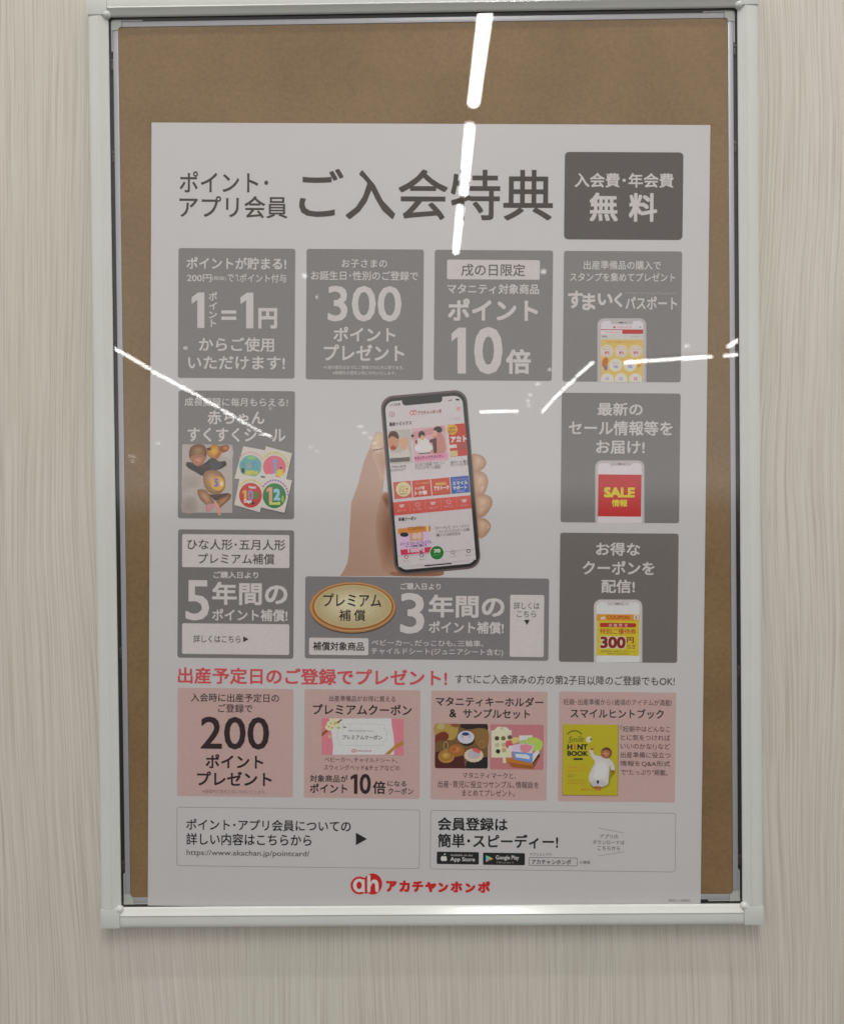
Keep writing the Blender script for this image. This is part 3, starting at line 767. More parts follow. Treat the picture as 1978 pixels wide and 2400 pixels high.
a_.rect(Z6, 951, 553, 1167, 731, '#a59630', 6); a_.rect(Z6, 967, 565, 1152, 587, '#8e3028', 7, 9); a_.text(Z6, '店', 1012, 569, 1029, 584, '#b8a49c', 8); a_.text(Z6, '舗', 1037, 569, 1054, 584, '#b8a49c', 8); a_.text(Z6, '限', 1064, 569, 1081, 584, '#b8a49c', 8); a_.text(Z6, '定', 1092, 569, 1109, 584, '#b8a49c', 8)
a_.text(Z6, '特別ご優待券', 968, 593, 1152, 622, '#8c3a26', 7, .004)
a_.text(Z6, '300', 966, 631, 1101, 697, '#bdb098', 7, .075); a_.text(Z6, '300', 969, 634, 1098, 694, '#6e2426', 8, .03); a_.text(Z6, '円', 1103, 637, 1140, 668, '#6e2426', 8, .02); a_.text(Z6, '引き', 1105, 673, 1148, 697, '#6e2426', 8)
a_.text(Z6, '有効期限内に店舗でご利用ください', 972, 706, 1150, 714, '#5d5518', 7); a_.text(Z6, '他券との併用不可', 1005, 718, 1112, 726, '#5d5518', 7)
a_.build('phone_picture', p, 'pale phone with a yellow coupon screen')

# ---- hand holding a phone in the middle
REF[0] = (.385, .030)
h = Art()
h.poly(Z9, [(30, 1998), (70, 1940), (105, 1860), (120, 1760), (122, 1640), (130, 1500), (138, 1370), (145, 1250), (185, 1140), (215, 1060), (245, 940), (268, 850), (300, 765), (335, 690),
            (350, 640), (372, 570), (400, 530), (440, 525), (475, 550), (505, 640), (520, 760), (510, 850), (486, 925), (478, 1010), (470, 1100), (462, 1180), (520, 1150), (700, 1300), (1000, 1700), (1085, 1945), (1040, 1998)],
       fade_ink('#b59d91', '#80604e', *Z9(150, 1350), *Z9(610, 1430)), 1)
h.soft(Z9, [(372, 590), (400, 535), (440, 530), (474, 560), (480, 640), (440, 720), (380, 730), (345, 690)], '#ad9588', '#b8a688', 1.2, at=(420, 580), n=10)
h.soft(Z9, [(375, 700), (440, 690), (500, 740), (515, 800), (490, 900), (480, 1000), (440, 1000), (400, 880), (360, 780)], '#a88f82', '#9c8070', 1.2, at=(480, 850), n=10)
h.soft(Z9, [(390, 1500), (450, 1180), (520, 1150), (560, 1250), (600, 1600), (630, 1950), (480, 1950), (430, 1800)], '#957869', '#785744', 2, at=(560, 1560), k1=.3, n=12)
h.soft(Z9, [(458, 1190), (500, 1155), (540, 1175), (545, 1300), (500, 1310), (478, 1260)], '#86624c', '#633f2e', 2.8)
h.soft(Z9, [(560, 1955), (800, 1960), (1000, 1950), (1078, 1944), (1036, 1996), (600, 1996)], '#86634f', '#72503d', 2.8, n=5)
for pts, at, nail in (
        ([(1370, 770), (1430, 757), (1490, 785), (1518, 840), (1500, 890), (1455, 925), (1390, 945)], (1435, 815), None),
        ([(1375, 950), (1450, 930), (1510, 960), (1538, 1030), (1520, 1110), (1480, 1180), (1420, 1205), (1385, 1180)], (1460, 1010), [(1440, 1095), (1482, 1062), (1502, 1095), (1468, 1150)]),
        ([(1385, 1195), (1480, 1165), (1550, 1185), (1582, 1240), (1560, 1310), (1500, 1385), (1430, 1402), (1385, 1360)], (1490, 1235), [(1432, 1322), (1484, 1278), (1512, 1300), (1466, 1366)]),
        ([(1410, 1420), (1470, 1405), (1530, 1430), (1565, 1490), (1535, 1560), (1470, 1612), (1430, 1580)], (1480, 1470), [(1524, 1456), (1552, 1490), (1528, 1530)])):
    h.soft(Z9, pts, '#957662', '#b29884', 2, n=11, at=at, k1=.15)
    if nail: h.soft(Z9, nail, '#a58875', '#b49b8c', 3.5, n=4)
hand = h.build('hand_picture', poster, 'printed photo of a hand')
a_ = Art(); PR = math.radians(5.0)
def ph(u, v):     # phone face in its own 0..1 units
    tl, tr, bl, br = Vector((440, 178)), Vector((1311, 100)), Vector((592, 1990)), Vector((1463, 1908))
    return tuple(tl * (1 - u) * (1 - v) + tr * u * (1 - v) + bl * (1 - u) * v + br * u * v)
def rr(u0, v0, u1, v1, r):
    A = r / 875; B = r / 1815; pts = []
    for cu, cv, a0 in ((u1 - A, v1 - B, 0), (u0 + A, v1 - B, 90), (u0 + A, v0 + B, 180), (u1 - A, v0 + B, 270)):
        for k in range(7):
            an = math.radians(a0 + 15 * k); pts.append(ph(cu + A * math.cos(an), cv + B * math.sin(an)))
    return pts
a_.poly(Z9, rr(-.004, -.003, 1.004, 1.003, 128), '#5d5050', 5); a_.poly(Z9, rr(.016, .009, .99, .992, 120), '#2c2523', 6)
a_.poly(Z9, rr(.046, .028, .950, .974, 88), '#aca6a8', 7)
a_.poly(Z9, [ph(*q) for q in ((.245, .02), (.72, .02), (.715, .048), (.69, .058), (.28, .058), (.25, .048))], '#2c2523', 8)
def pq(u0, v0, u1, v1, c, L=9): a_.poly(Z9, [ph(u0, v0), ph(u1, v0), ph(u1, v1), ph(u0, v1)], c, L)
def pt(txt, x0, y0, x1, y1, c, L=10, b=0.0): a_.text(Z9, txt, x0, y0, x1, y1, c, L, b, PR)
pt('11:50', 538, 240, 618, 266, '#4a4445'); a_.ell(Z9, 632, 248, 9, 11, '#3b3636', 10, 10); a_.rect(Z9, 1206, 192, 1244, 210, '#2f2b2c', 10, 4)
for k in range(4): a_.rect(Z9, 1124 + k * 12, 212 - k * 5, 1131 + k * 12, 219 - k, '#4a4445', 10)
a_.ring(Z9, 558, 350, 25, 28, 5, '#8a5656', 10); pt('i', 554, 336, 562, 366, '#8a4a4a')
for k in range(3): a_.line(Z9, 1212, 282 + k * 13, 1256, 279 + k * 13, 6, '#b56d72', 10)
a_.ell(Z9, 762, 336, 25, 26, '#a9686a', 10, 18); a_.ell(Z9, 790, 330, 22, 26, '#a9686a', 10, 18); a_.ell(Z9, 760, 338, 13, 14, '#b3a6a6', 11, 14); a_.ell(Z9, 792, 334, 10, 14, '#b3a6a6', 11, 14)
pt('アカチャンホンポ', 820, 306, 1060, 350, '#8c4446', 10, .02)
pt('すべて見る', 1135, 384, 1250, 408, '#9a8c90'); pt('最新トピックス', 530, 424, 758, 464, '#3c3234', 10, .02)
pq(.062, .190, .315, .380, '#9c9892'); pq(.332, .190, .728, .385, '#b08f95'); pq(.755, .187, .958, .368, '#a33d36')
# pictures in the app: a child, a talk between two people, a red sale card
a_.poly(Z9, [(535, 800), (740, 785), (740, 828), (540, 842)], '#56504c', 10)
a_.poly(Z9, [(524, 560), (560, 530), (615, 545), (628, 600), (620, 680), (570, 720), (528, 680)], '#a87a62', 11, 5); a_.poly(Z9, [(522, 570), (545, 527), (600, 527), (628, 575), (618, 600), (560, 572), (526, 600)], '#4e3628', 12, 4); a_.ell(Z9, 573, 692, 28, 24, '#8e3f34', 12, 14)
a_.poly(Z9, [(640, 620), (670, 585), (715, 600), (722, 650), (690, 720), (655, 690)], '#b08a70', 11, 5); a_.poly(Z9, [(650, 740), (690, 640), (730, 720), (735, 780), (560, 790), (540, 740)], '#aaa39c', 10, 4)
a_.poly(Z9, [(755, 540), (1085, 460), (1090, 520), (758, 610)], '#a97c7e', 10); a_.ell(Z9, 860, 560, 34, 40, '#3f2428', 11, 16); a_.poly(Z9, [(820, 620), (870, 590), (935, 620), (950, 730), (850, 750)], '#b9aeae', 11, 5); a_.ell(Z9, 868, 588, 20, 26, '#b48872', 12, 14)
a_.ell(Z9, 1025, 510, 44, 38, '#2f2020', 11, 18); a_.poly(Z9, [(985, 560), (1040, 535), (1092, 600), (1096, 740), (960, 745), (975, 640)], '#a3736b', 11, 5); a_.ell(Z9, 995, 545, 22, 32, '#b98d78', 12, 14); a_.poly(Z9, [(940, 610), (1010, 590), (1015, 740), (985, 748), (970, 640), (940, 640)], '#54363a', 12)
a_.ell(Z9, 768, 570, 16, 14, '#302426', 12, 12); a_.line(Z9, 835, 752, 950, 742, 10, '#3e2b2d', 12); a_.ell(Z9, 822, 696, 34, 36, '#c2b2b6', 12, 18); a_.ell(Z9, 805, 630, 12, 20, '#7a3236', 12, 12); a_.ell(Z9, 935, 690, 40, 34, '#bfb2ae', 12, 16)
a_.poly(Z9, [ph(.332, .348), ph(.728, .344), ph(.728, .372), ph(.332, .376)], '#b37b96', 12); pt('マタニティアドバイザー', 785, 770, 1085, 806, '#7c2a4c', 13, .03)
a_.ell(Z9, 1170, 505, 54, 54, '#b58f34', 11, 22); pt('無料', 1138, 478, 1204, 506, '#8c5a22', 12, .02); pt('進呈中', 1128, 512, 1208, 540, '#8c5a22', 12, .02); pt('アカト', 1155, 570, 1318, 634, '#c9b8b4', 12, .04)
a_.poly(Z9, [(1135, 664), (1215, 656), (1218, 690), (1138, 698)], '#c0a9a4', 11); a_.poly(Z9, [(1225, 650), (1316, 640), (1320, 700), (1230, 712)], '#8d4a44', 11); a_.poly(Z9, [(1148, 725), (1225, 718), (1228, 775), (1152, 780)], '#aa9a70', 11)
pt('アカチャンホンポ', 555, 868, 700, 898, '#453c3e', 10, .02); pt('ほんぽではじめて…', 545, 900, 715, 928, '#453c3e', 10)
pt('はじめての妊娠･マタニティ', 792, 838, 1095, 876, '#4a4042', 10); pt('アドバイザーに相談!', 795, 876, 1055, 912, '#4a4042', 10)
pt('毎月セール･最大', 1155, 818, 1330, 850, '#453c3e', 10); pt('ポイントがたまる', 1155, 848, 1332, 876, '#453c3e', 10); pt('……', 900, 942, 995, 950, '#8d8488')
for u0, u1, c, ins in ((.065, .272, '#a8514a', 0), (.285, .497, '#a8402f', 1), (.508, .722, '#a9432e', 2), (.732, .945, '#3c4f8c', 3)):
    pq(u0, .480 + (.001 if ins else 0), u1, .575, c)
a_.ell(Z9, 675, 1114, 76, 74, '#b3aa84', 10, 26); pt('ベビー', 630, 1072, 722, 1100, '#8f8a3e', 11, .02); pt('フェア', 625, 1104, 725, 1146, '#a8683c', 11, .03); pt('開催中', 640, 1152, 716, 1172, '#6b6a4c', 11)
pt('リッチ得', 790, 1085, 890, 1120, '#c9a79c', 11, .04); pt('トク祭', 790, 1128, 918, 1172, '#c9b3ac', 11, .04); pt('今だけ開催中', 795, 1040, 940, 1062, '#b88a5c', 11)
pt('期間限定', 1000, 1044, 1112, 1072, '#c79a4c', 11, .03); pt('アカトーク', 985, 1076, 1138, 1122, '#cbb5ae', 11, .04); a_.line(Z9, 970, 1150, 1148, 1135, 14, '#9c5a3c', 11)
pt('アカチャンホンポ', 1172, 1000, 1330, 1024, '#8791b4', 11); pt('スマイル', 1172, 1030, 1330, 1068, '#aab2c8', 11, .03); pt('サポート', 1178, 1076, 1318, 1116, '#aab2c8', 11, .03); pt('登録受付', 1210, 1122, 1300, 1144, '#8791b4', 11)
a_.poly(Z9, [ph(.046, .592), ph(.950, .592), ph(.950, .666), ph(.046, .666)], '#ad4f47', 9)
for k, (cx, cy, tx) in enumerate(((658, 1285, 'カート'), (818, 1272, 'クーポン'), (975, 1258, 'スタンプ'), (1135, 1244, 'ポイント'), (1292, 1232, 'メニュー'))):
    a_.ring(Z9, cx, cy - 2, 24, 22, 5, '#c79a94', 11, 16) if k in (1, 3) else a_.poly(Z9, [(cx - 30, cy - 14), (cx + 30, cy - 18), (cx + 14, cy + 14), (cx - 14, cy + 16)], '#c79a94', 11)
    pt(tx, cx - 44, cy + 34, cx + 44, cy + 54, '#c9a29c', 11)
    if k: a_.line(Z9, cx - 80, cy - 28, cx - 74, cy + 68, 3, '#bb7a72', 11)
pt('新着クーポン', 625, 1396, 808, 1434, '#352d2f', 10, .02)
pq(.075, .742, .435, .892, '#b59cb2'); pq(.075, .742, .455, .772, '#b0743c', 10); pt('COUPON', 720, 1492, 880, 1528, '#92601c', 11, .03); pq(.405, .743, .430, .771, '#c0a878', 11)
a_.ell(Z9, 684, 1576, 44, 23, '#2c1c2a', 11, 18); a_.poly(Z9, [(735, 1560), (872, 1548), (880, 1632), (742, 1642)], '#a8877a', 11); a_.ell(Z9, 790, 1590, 24, 34, '#b99c90', 12, 14); a_.ell(Z9, 836, 1586, 24, 36, '#b99c90', 12, 14)
pt('メリーズ ファーストプレミアム', 642, 1642, 960, 1678, '#5d3f6b', 11, .02); pt('ケース同時ご購入で', 696, 1676, 912, 1704, '#5d3f6b', 11, .02)
pq(.085, .860, .460, .890, '#a83a52', 10); pt('100円', 720, 1714, 890, 1758, '#c4a4ac', 12, .04)
for k, tx in enumerate(('【クーポン】 メリーズファ', 'ーストプレミアムケース2個', '購入で100円引き')): pt(tx, 1005 + k * 2, 1482 + k * 38, 1345 - (90 if k == 2 else 0), 1512 + k * 38, '#514749', 10)
a_.poly(Z9, [ph(.046, .893), ph(.950, .893), ph(.950, .897), ph(.046, .897)], '#968f93', 10)
pq(.046, .897, .950, .955, '#aca6a8', 13)
a_.ell(Z9, 1016, 1760, 76, 76, '#b5afb0', 14, 30); a_.ell(Z9, 1016, 1760, 69, 69, '#2e6a37', 15, 30); pt('70', 985, 1722, 1050, 1760, '#a9bca4', 16, .04); pt('ポイント', 982, 1772, 1048, 1790, '#6f9a6c', 16)
for cx, cy, tx, c in ((704, 1800, 'ホーム', '#8d4a52'), (862, 1784, 'スキャン', '#4a4246'), (1180, 1754, 'クーポン', '#6d666a'), (1336, 1742, 'チェック', '#2c2829')):
    a_.ring(Z9, cx, cy, 22, 20, 7, c, 14, 14); pt(tx, cx - 30, cy + 34, cx + 30, cy + 52, c, 14)
a_.line(Z9, 890, 1893, 1165, 1868, 11, '#3d3739', 14)
a_.build('phone_picture', hand, 'dark edged phone showing a shopping app')

# ---- red line and pink panels
REF[0] = (.335, .018)
t_ = Art()
t_.text(SRC, '出産予定日のご登録でプレゼント!', 416.5, 1567, 1047.5, 1606, '#a04549', 1, .016)
t_.build('lettering', poster, 'red line of lettering above the pink panels')
t_ = Art(); t_.text(Z6, 'すでにご入会済みの方の第2子目以降のご登録でもOK!', 232, 832, 1347, 880, '#3f3a39', 1, .002)
t_.build('lettering', poster, 'small dark line of lettering after the red line')
REF[0] = (.300, .018)
PK = '#937d7a'; PT = '#2f2323'
p = panel(Z5, 468, 898, 1057, 1450, PK, 'pink panel about a present of 200 points', 9)
t_ = Art()
t_.text(Z5, '入会時に出産予定日の', 537, 924, 985, 968, PT, 2, .002); t_.text(Z5, 'ご登録で', 675, 978, 850, 1021, PT, 2, .002); t_.text(Z5, '200', 587, 1043, 935, 1209, PT, 2, .004)
t_.text(Z5, 'ポイント', 612, 1234, 905, 1306, PT, 2, .014); t_.text(Z5, 'プレゼント', 568, 1322, 948, 1394, PT, 2, .014); t_.text(Z5, '※登録月の翌月上旬に付与いたします。', 597, 1414, 920, 1434, '#6d5656', 2)
t_.build('lettering', p)
p = panel(Z5, 1113, 905, 1702, 1458, PK, 'pink panel about the premium coupon', 9)
t_ = Art()
t_.text(Z5, '出産準備品がお得に買える', 1240, 936, 1577, 966, '#3a2c2c', 2); t_.text(Z5, 'プレミアムクーポン', 1157, 979, 1660, 1033, PT, 2, .010)
t_.build('lettering', p); t_ = Art()
t_.text(Z5, 'ベビーカー､チャイルドシート､', 1217, 1250, 1588, 1276, '#3a2c2c', 2); t_.text(Z5, 'スウィングベッド&チェアなどの', 1213, 1288, 1598, 1316, '#3a2c2c', 2)
t_.text(Z5, '対象商品が', 1142, 1339, 1335, 1376, PT, 2, .008); t_.text(Z5, 'ポイント', 1142, 1383, 1332, 1431, PT, 2, .014); t_.one(Z5, 1349, 1335, 1384, 1435, PT, 2, .50); t_.text(Z5, '0', 1395, 1333, 1452, 1436, PT, 2, .010); t_.text(Z5, '倍', 1462, 1370, 1527, 1436, PT, 2, .014)
t_.text(Z5, 'になる', 1537, 1369, 1632, 1397, PT, 2, .006); t_.text(Z5, 'クーポン', 1540, 1405, 1668, 1438, PT, 2, .006)
t_.build('lettering', p)
ZC = View(710, 1630, 1736 / 290)
c_ = Art()
c_.rect(ZC, 266, 332, 1412, 841, '#8b6c6b', 2); c_.rect(ZC, 262, 325, 1408, 835, '#b0636d', 3)
c_.poly(ZC, [(370, 325), (1240, 325), (1245, 420), (1270, 560), (1283, 700), (1275, 835), (415, 835), (424, 720), (405, 560), (380, 440)], '#a9a0a1', 4)
c_.poly(ZC, [(525, 405), (1110, 405), (1125, 455), (1175, 480), (1180, 560), (1165, 640), (1120, 660), (1105, 705), (540, 705), (520, 660), (490, 640), (478, 560), (490, 480), (520, 455)], '#8f938d', 5, 4)
c_.poly(ZC, [(530, 412), (1104, 412), (1118, 460), (1166, 486), (1171, 560), (1157, 634), (1114, 654), (1099, 698), (546, 698), (528, 655), (498, 634), (487, 560), (498, 486), (527, 460)], '#a6a3a0', 6, 4)
c_.text(ZC, '素敵な出産準備のために｡', 640, 486, 1010, 515, '#7d7472', 7); c_.text(ZC, 'プレミアムクーポン', 555, 558, 1110, 622, '#4a3836', 7, .006); c_.ell(ZC, 712, 780, 28, 24, '#8c4a4c', 7, 16); c_.ell(ZC, 712, 780, 15, 13, '#a9a0a1', 8, 14); c_.text(ZC, 'アカチャンホンポ', 745, 766, 958, 796, '#7a4446', 7, .02)
c_.poly(ZC, [(262, 530), (540, 330), (552, 345), (470, 420), (262, 578)], '#6d4a22', 7); c_.poly(ZC, [(1145, 830), (1290, 700), (1408, 635), (1408, 690), (1300, 745), (1215, 830)], '#8a6632', 7)
for x, y, r in ((380, 400, 48), (350, 450, 40), (440, 360, 46), (420, 440, 44), (480, 420, 36), (365, 470, 34)): c_.ell(ZC, x, y, r, r * .8, '#b8ae82', 8, 14)
for x, y in ((395, 395), (455, 385), (410, 455), (365, 440)): c_.ell(ZC, x, y, 15, 12, '#8c8248', 9, 10)
c_.ell(ZC, 585, 448, 26, 12, '#5f6a4c', 8, 12); c_.ell(ZC, 500, 455, 22, 13, '#7d8058', 8, 12); c_.ell(ZC, 378, 580, 22, 30, '#b88474', 8, 12)
c_.build('coupon_picture', p, 'picture of a coupon with a ribbon and cream flowers')
p = panel(Z6, 108, 912, 699, 1467, PK, 'pink panel about the maternity key ring and sample set', 9)
t_ = Art()
t_.text(Z6, 'マタニティキーホルダー', 133, 942, 680, 991, PT, 2, .010); t_.text(Z6, '&', 202, 1004, 238, 1046, PT, 2, .012); t_.text(Z6, 'サンプルセット', 272, 1003, 612, 1052, PT, 2, .010)
t_.build('lettering', p); t_ = Art()
t_.text(Z6, 'マタニティマークと､', 270, 1327, 540, 1358, '#382a2a', 2); t_.text(Z6, '出産･育児に役立つサンプル､情報誌を', 143, 1370, 657, 1406, '#382a2a', 2); t_.text(Z6, 'まとめてプレゼント｡', 267, 1415, 535, 1448, '#382a2a', 2)
t_.build('lettering', p)
ZK = View(1000, 1680, 1736 / 290)
k_ = Art()
k_.rect(ZK, 115, 103, 858, 728, fade_ink('#7a5c38', '#2b211e', *ZK(250, 250), *ZK(750, 700)), 2, 22)
k_.poly(ZK, [(480, 103), (840, 103), (856, 125), (856, 190), (700, 170), (560, 180), (470, 150)], '#2e2220', 3); k_.poly(ZK, [(120, 110), (330, 106), (440, 130), (410, 290), (300, 330), (120, 250)], '#85703f', 3, 5)
k_.poly(ZK, [(140, 250), (240, 210), (310, 260), (280, 330), (160, 340), (118, 390), (118, 300)], '#5d2f22', 4, 5); k_.ell(ZK, 200, 140, 52, 40, '#8e8058', 4, 16); k_.poly(ZK, [(340, 106), (440, 104), (430, 150), (360, 140)], '#6b4230', 4, 4)
k_.poly(ZK, [(118, 500), (300, 470), (520, 560), (540, 726), (140, 726), (118, 700)], '#41231d', 3); k_.poly(ZK, [(640, 180), (856, 190), (856, 420), (760, 440), (660, 330)], '#6b5334', 3, 4); k_.poly(ZK, [(560, 640), (856, 560), (856, 700), (840, 726), (540, 726)], '#231f20', 4)
k_.ell(ZK, 565, 320, 112, 92, '#1f1a1a', 5); k_.poly(ZK, [(550 + (114 + 7 * (i % 2)) * math.cos(i * math.pi / 15), 290 + (88 + 6 * (i % 2)) * math.sin(i * math.pi / 15)) for i in range(30)], '#9a98a4', 6); k_.glow(ZK, 548, 268, 68, 52, '#80808a', '#a8a8b4', 7); k_.ell(ZK, 545, 245, 50, 24, '#30345a', 8); k_.ell(ZK, 550, 298, 40, 22, '#b0949c', 8)
k_.ell(ZK, 665, 565, 130, 95, '#241b18', 5); k_.poly(ZK, [(660 + (130 + 8 * (i % 2)) * math.cos(i * math.pi / 15), 545 + (92 + 7 * (i % 2)) * math.sin(i * math.pi / 15)) for i in range(30)], '#a59482', 6); k_.glow(ZK, 662, 528, 88, 62, '#888084', '#b0a8ac', 7); k_.ell(ZK, 664, 520, 60, 44, '#8a8494', 8); k_.poly(ZK, [(640, 470), (690, 440), (750, 480), (740, 515), (690, 500)], '#a34c48', 9, 4)
k_.ell(ZK, 280, 570, 118, 92, '#2b1a12', 5); k_.ell(ZK, 275, 560, 115, 92, '#8a6434', 6); k_.glow(ZK, 272, 550, 94, 72, '#785830', '#a08048', 7); k_.ring(ZK, 272, 550, 70, 52, 5, '#7a5428', 8)
k_.ell(ZK, 415, 475, 112, 86, '#7d5630', 9); k_.glow(ZK, 412, 465, 96, 72, '#785030', '#a07040', 10); k_.ring(ZK, 425, 462, 66, 48, 5, '#74482a', 11); k_.ell(ZK, 385, 455, 34, 26, '#8c4630', 11)
k_.ring(ZK, 268, 410, 34, 62, 6, '#9a8a60', 12); k_.ring(ZK, 770, 390, 42, 58, 7, '#86683c', 12)
k_.build('keyring_photo', p, 'dark photo of round wooden key rings')
k_ = Art()
k_.rect(ZK, 888, 112, 1640, 745, fade_ink('#96646a', '#8a5a5c', *ZK(900, 150), *ZK(1600, 700)), 2, 22)
k_.poly(ZK, [(905, 195), (1190, 190), (1190, 575), (905, 575)], '#a5a08a', 3); k_.poly(ZK, [(1020, 180), (1050, 140), (1085, 180)], '#b08a6c', 4); k_.poly(ZK, [(940, 195), (1000, 140), (1120, 150), (1170, 195)], '#aaa293', 3)
for i, (x, y) in enumerate(((985, 305), (1075, 305), (1165, 290), (990, 400), (1080, 395), (1000, 488), (1085, 470))): k_.ell(ZK, x, y, 32, 31, ('#3f3a2c', '#57503c', '#4d4238', '#8e8a70', '#94806a', '#2e2a22', '#8c7c60')[i], 4, 16)
k_.poly(ZK, [(1110, 580), (1200, 590), (1480, 660), (1490, 735), (1160, 670), (1100, 620)], '#8e5c2c', 4); k_.poly(ZK, [(1140, 640), (1480, 690), (1500, 735), (1200, 715)], '#7a4a20', 5); k_.poly(ZK, [(1480, 660), (1580, 520), (1590, 560), (1500, 730)], '#6b4424', 5)
k_.poly(ZK, [(1295, 265), (1480, 262), (1485, 380), (1300, 385)], '#b0ada0', 5); k_.poly(ZK, [(1410, 310), (1500, 290), (1620, 350), (1610, 450), (1540, 500), (1440, 420)], '#86994a', 6, 4); k_.poly(ZK, [(1290, 340), (1400, 320), (1410, 380), (1300, 390)], '#7d9460', 6)
k_.poly(ZK, [(1110, 350), (1195, 340), (1195, 440), (1120, 440)], '#9a4a4a', 6, 4); k_.ell(ZK, 1180, 450, 42, 44, '#b0a4a6', 7, 18); k_.poly(ZK, [(1200, 400), (1330, 380), (1500, 400), (1480, 520), (1210, 520)], '#b293a0', 7); k_.poly(ZK, [(1320, 395), (1480, 415), (1420, 500), (1330, 490)], '#a66a74', 8, 4)
k_.poly(ZK, [(1205, 490), (1330, 500), (1490, 520), (1470, 650), (1230, 600)], '#55719c', 8); k_.poly(ZK, [(1240, 520), (1400, 530), (1450, 560), (1440, 600), (1250, 570)], '#9fb0be', 9); k_.poly(ZK, [(1490, 520), (1560, 470), (1580, 510), (1480, 660)], '#b3b0b2', 9); k_.poly(ZK, [(1575, 515), (1590, 540), (1490, 660), (1482, 650)], '#2a2322', 10)
k_.poly(ZK, [(1065, 575), (1105, 565), (1115, 650), (1070, 655)], '#9fa58c', 6); k_.poly(ZK, [(1200, 300), (1290, 295), (1285, 350), (1210, 380)], '#b0925c', 6, 4)
k_.build('sample_photo', p, 'pink photo of a basket full of samples')
p = panel(Z6, 757, 917, 1352, 1476, PK, 'pink panel about the yellow hint book', 9)
t_ = Art()
t_.text(Z6, '妊娠･出産準備から1歳頃のアイテムが満載!', 782, 953, 1333, 985, '#463636', 2); t_.text(Z6, 'スマイルヒントブック', 818, 1002, 1292, 1051, PT, 2, .008)
for k, (tx, x0, x1) in enumerate((('｢妊娠中はどんなこ', 1072, 1325), ('とに気をつければ', 1074, 1325), ('いいのかな?｣など', 1072, 1325), ('出産準備に役立つ', 1072, 1326), ('情報をQ&A形式', 1070, 1325), ('で"たっぷり"掲載｡', 1074, 1312))):
    y = 1090 + k * 44.2; t_.text(Z6, tx, x0, y, x1, y + 30, '#3a2c2c', 2)
t_.build('lettering', p)
ZH = View(1300, 1620, 1736 / 300)
k_ = Art()
k_.rect(ZH, 105, 460, 862, 1425, '#6f5150', 2); k_.rect(ZH, 110, 455, 855, 1415, fade_ink('#8f8b10', '#8a7d0c', *ZH(400, 500), *ZH(200, 1400)), 3)
for i in range(11):
    an = math.radians(215 + i * 11); k_.rect(ZH, 268 + 110 * math.cos(an) - 9, 640 + 100 * math.sin(an) - 9, 268 + 110 * math.cos(an) + 9, 640 + 100 * math.sin(an) + 9, '#4a4714', 4)
k_.text(ZH, 'Smile', 188, 612, 400, 696, '#4a5414', 4, 0, .08, .35); k_.text(ZH, 'H', 170, 722, 238, 797, '#211d12', 4, .035); k_.rect(ZH, 262, 722, 282, 797, '#a0500c', 4); k_.text(ZH, 'NT', 306, 722, 447, 797, '#211d12', 4, .035); k_.text(ZH, 'BOOK', 170, 815, 450, 882, '#211d12', 4, .03); k_.rect(ZH, 252, 911, 382, 936, '#211d12', 4, 12)
for y, c, x1 in ((1028, '#9c6a1c', 440), (1068, '#9c6a1c', 480), (1200, '#8c6214', 432), (1238, '#8c6214', 420)): k_.text(ZH, '妊娠出産準備から育児まで', 165, y, x1, y + 24, c, 4)
k_.text(ZH, 'アカチャン', 168, 1130, 292, 1152, '#55521a', 4); k_.text(ZH, '保存版', 170, 1155, 250, 1170, '#55521a', 4); k_.text(ZH, '赤ちゃんの本', 350, 1325, 620, 1352, '#98501c', 4, .02)
k_.poly(ZH, [(430, 640), (470, 615), (505, 640), (500, 680), (460, 700), (430, 680)], '#a5a48c', 4, 5); k_.ell(ZH, 492, 655, 14, 16, '#4a4720', 5, 10)
k_.poly(ZH, [(560, 920), (680, 900), (790, 960), (820, 1100), (760, 1190), (740, 1270), (640, 1330), (500, 1310), (480, 1190), (540, 1060)], '#6f6a12', 4, 5)
k_.poly(ZH, [(470, 800), (510, 790), (530, 850), (580, 880), (680, 890), (760, 935), (800, 990), (815, 1075), (770, 1085), (745, 1010), (735, 1150), (720, 1260), (650, 1300), (600, 1290), (520, 1290), (475, 1230), (460, 1160), (500, 1060), (545, 960), (500, 900)], '#9a9795', 5, 5)
k_.soft(ZH, [(555, 960), (680, 920), (740, 1010), (720, 1180), (640, 1220), (500, 1200), (520, 1080)], '#9a9795', '#b0adb0', 5.2, n=7); k_.poly(ZH, [(500, 1230), (590, 1210), (690, 1240), (680, 1290), (520, 1280)], '#918f93', 6, 4); k_.ell(ZH, 585, 1235, 16, 26, '#2c2417', 7, 12)
k_.ell(ZH, 505, 790, 26, 14, '#7c4a2c', 6, 12); k_.ell(ZH, 788, 1092, 28, 20, '#7a4a30', 6, 12); k_.ell(ZH, 700, 840, 74, 76, '#4d3320', 6, 22); k_.soft(ZH, [(630, 830), (680, 795), (740, 810), (755, 860), (720, 905), (660, 905), (630, 880)], '#7b4e38', '#a4765c', 7, n=6); k_.ell(ZH, 668, 872, 16, 10, '#5c2d22', 8, 10); k_.ell(ZH, 655, 840, 7, 4, '#4a2c20', 8, 8); k_.ell(ZH, 705, 835, 7, 4, '#4a2c20', 8, 8)
k_.ell(ZH, 560, 1310, 30, 16, '#7d4630', 6, 12); k_.ell(ZH, 610, 1325, 16, 28, '#8a4a34', 6, 12)
k_.build('book_picture', p, 'yellow hint book cover with a baby in white')

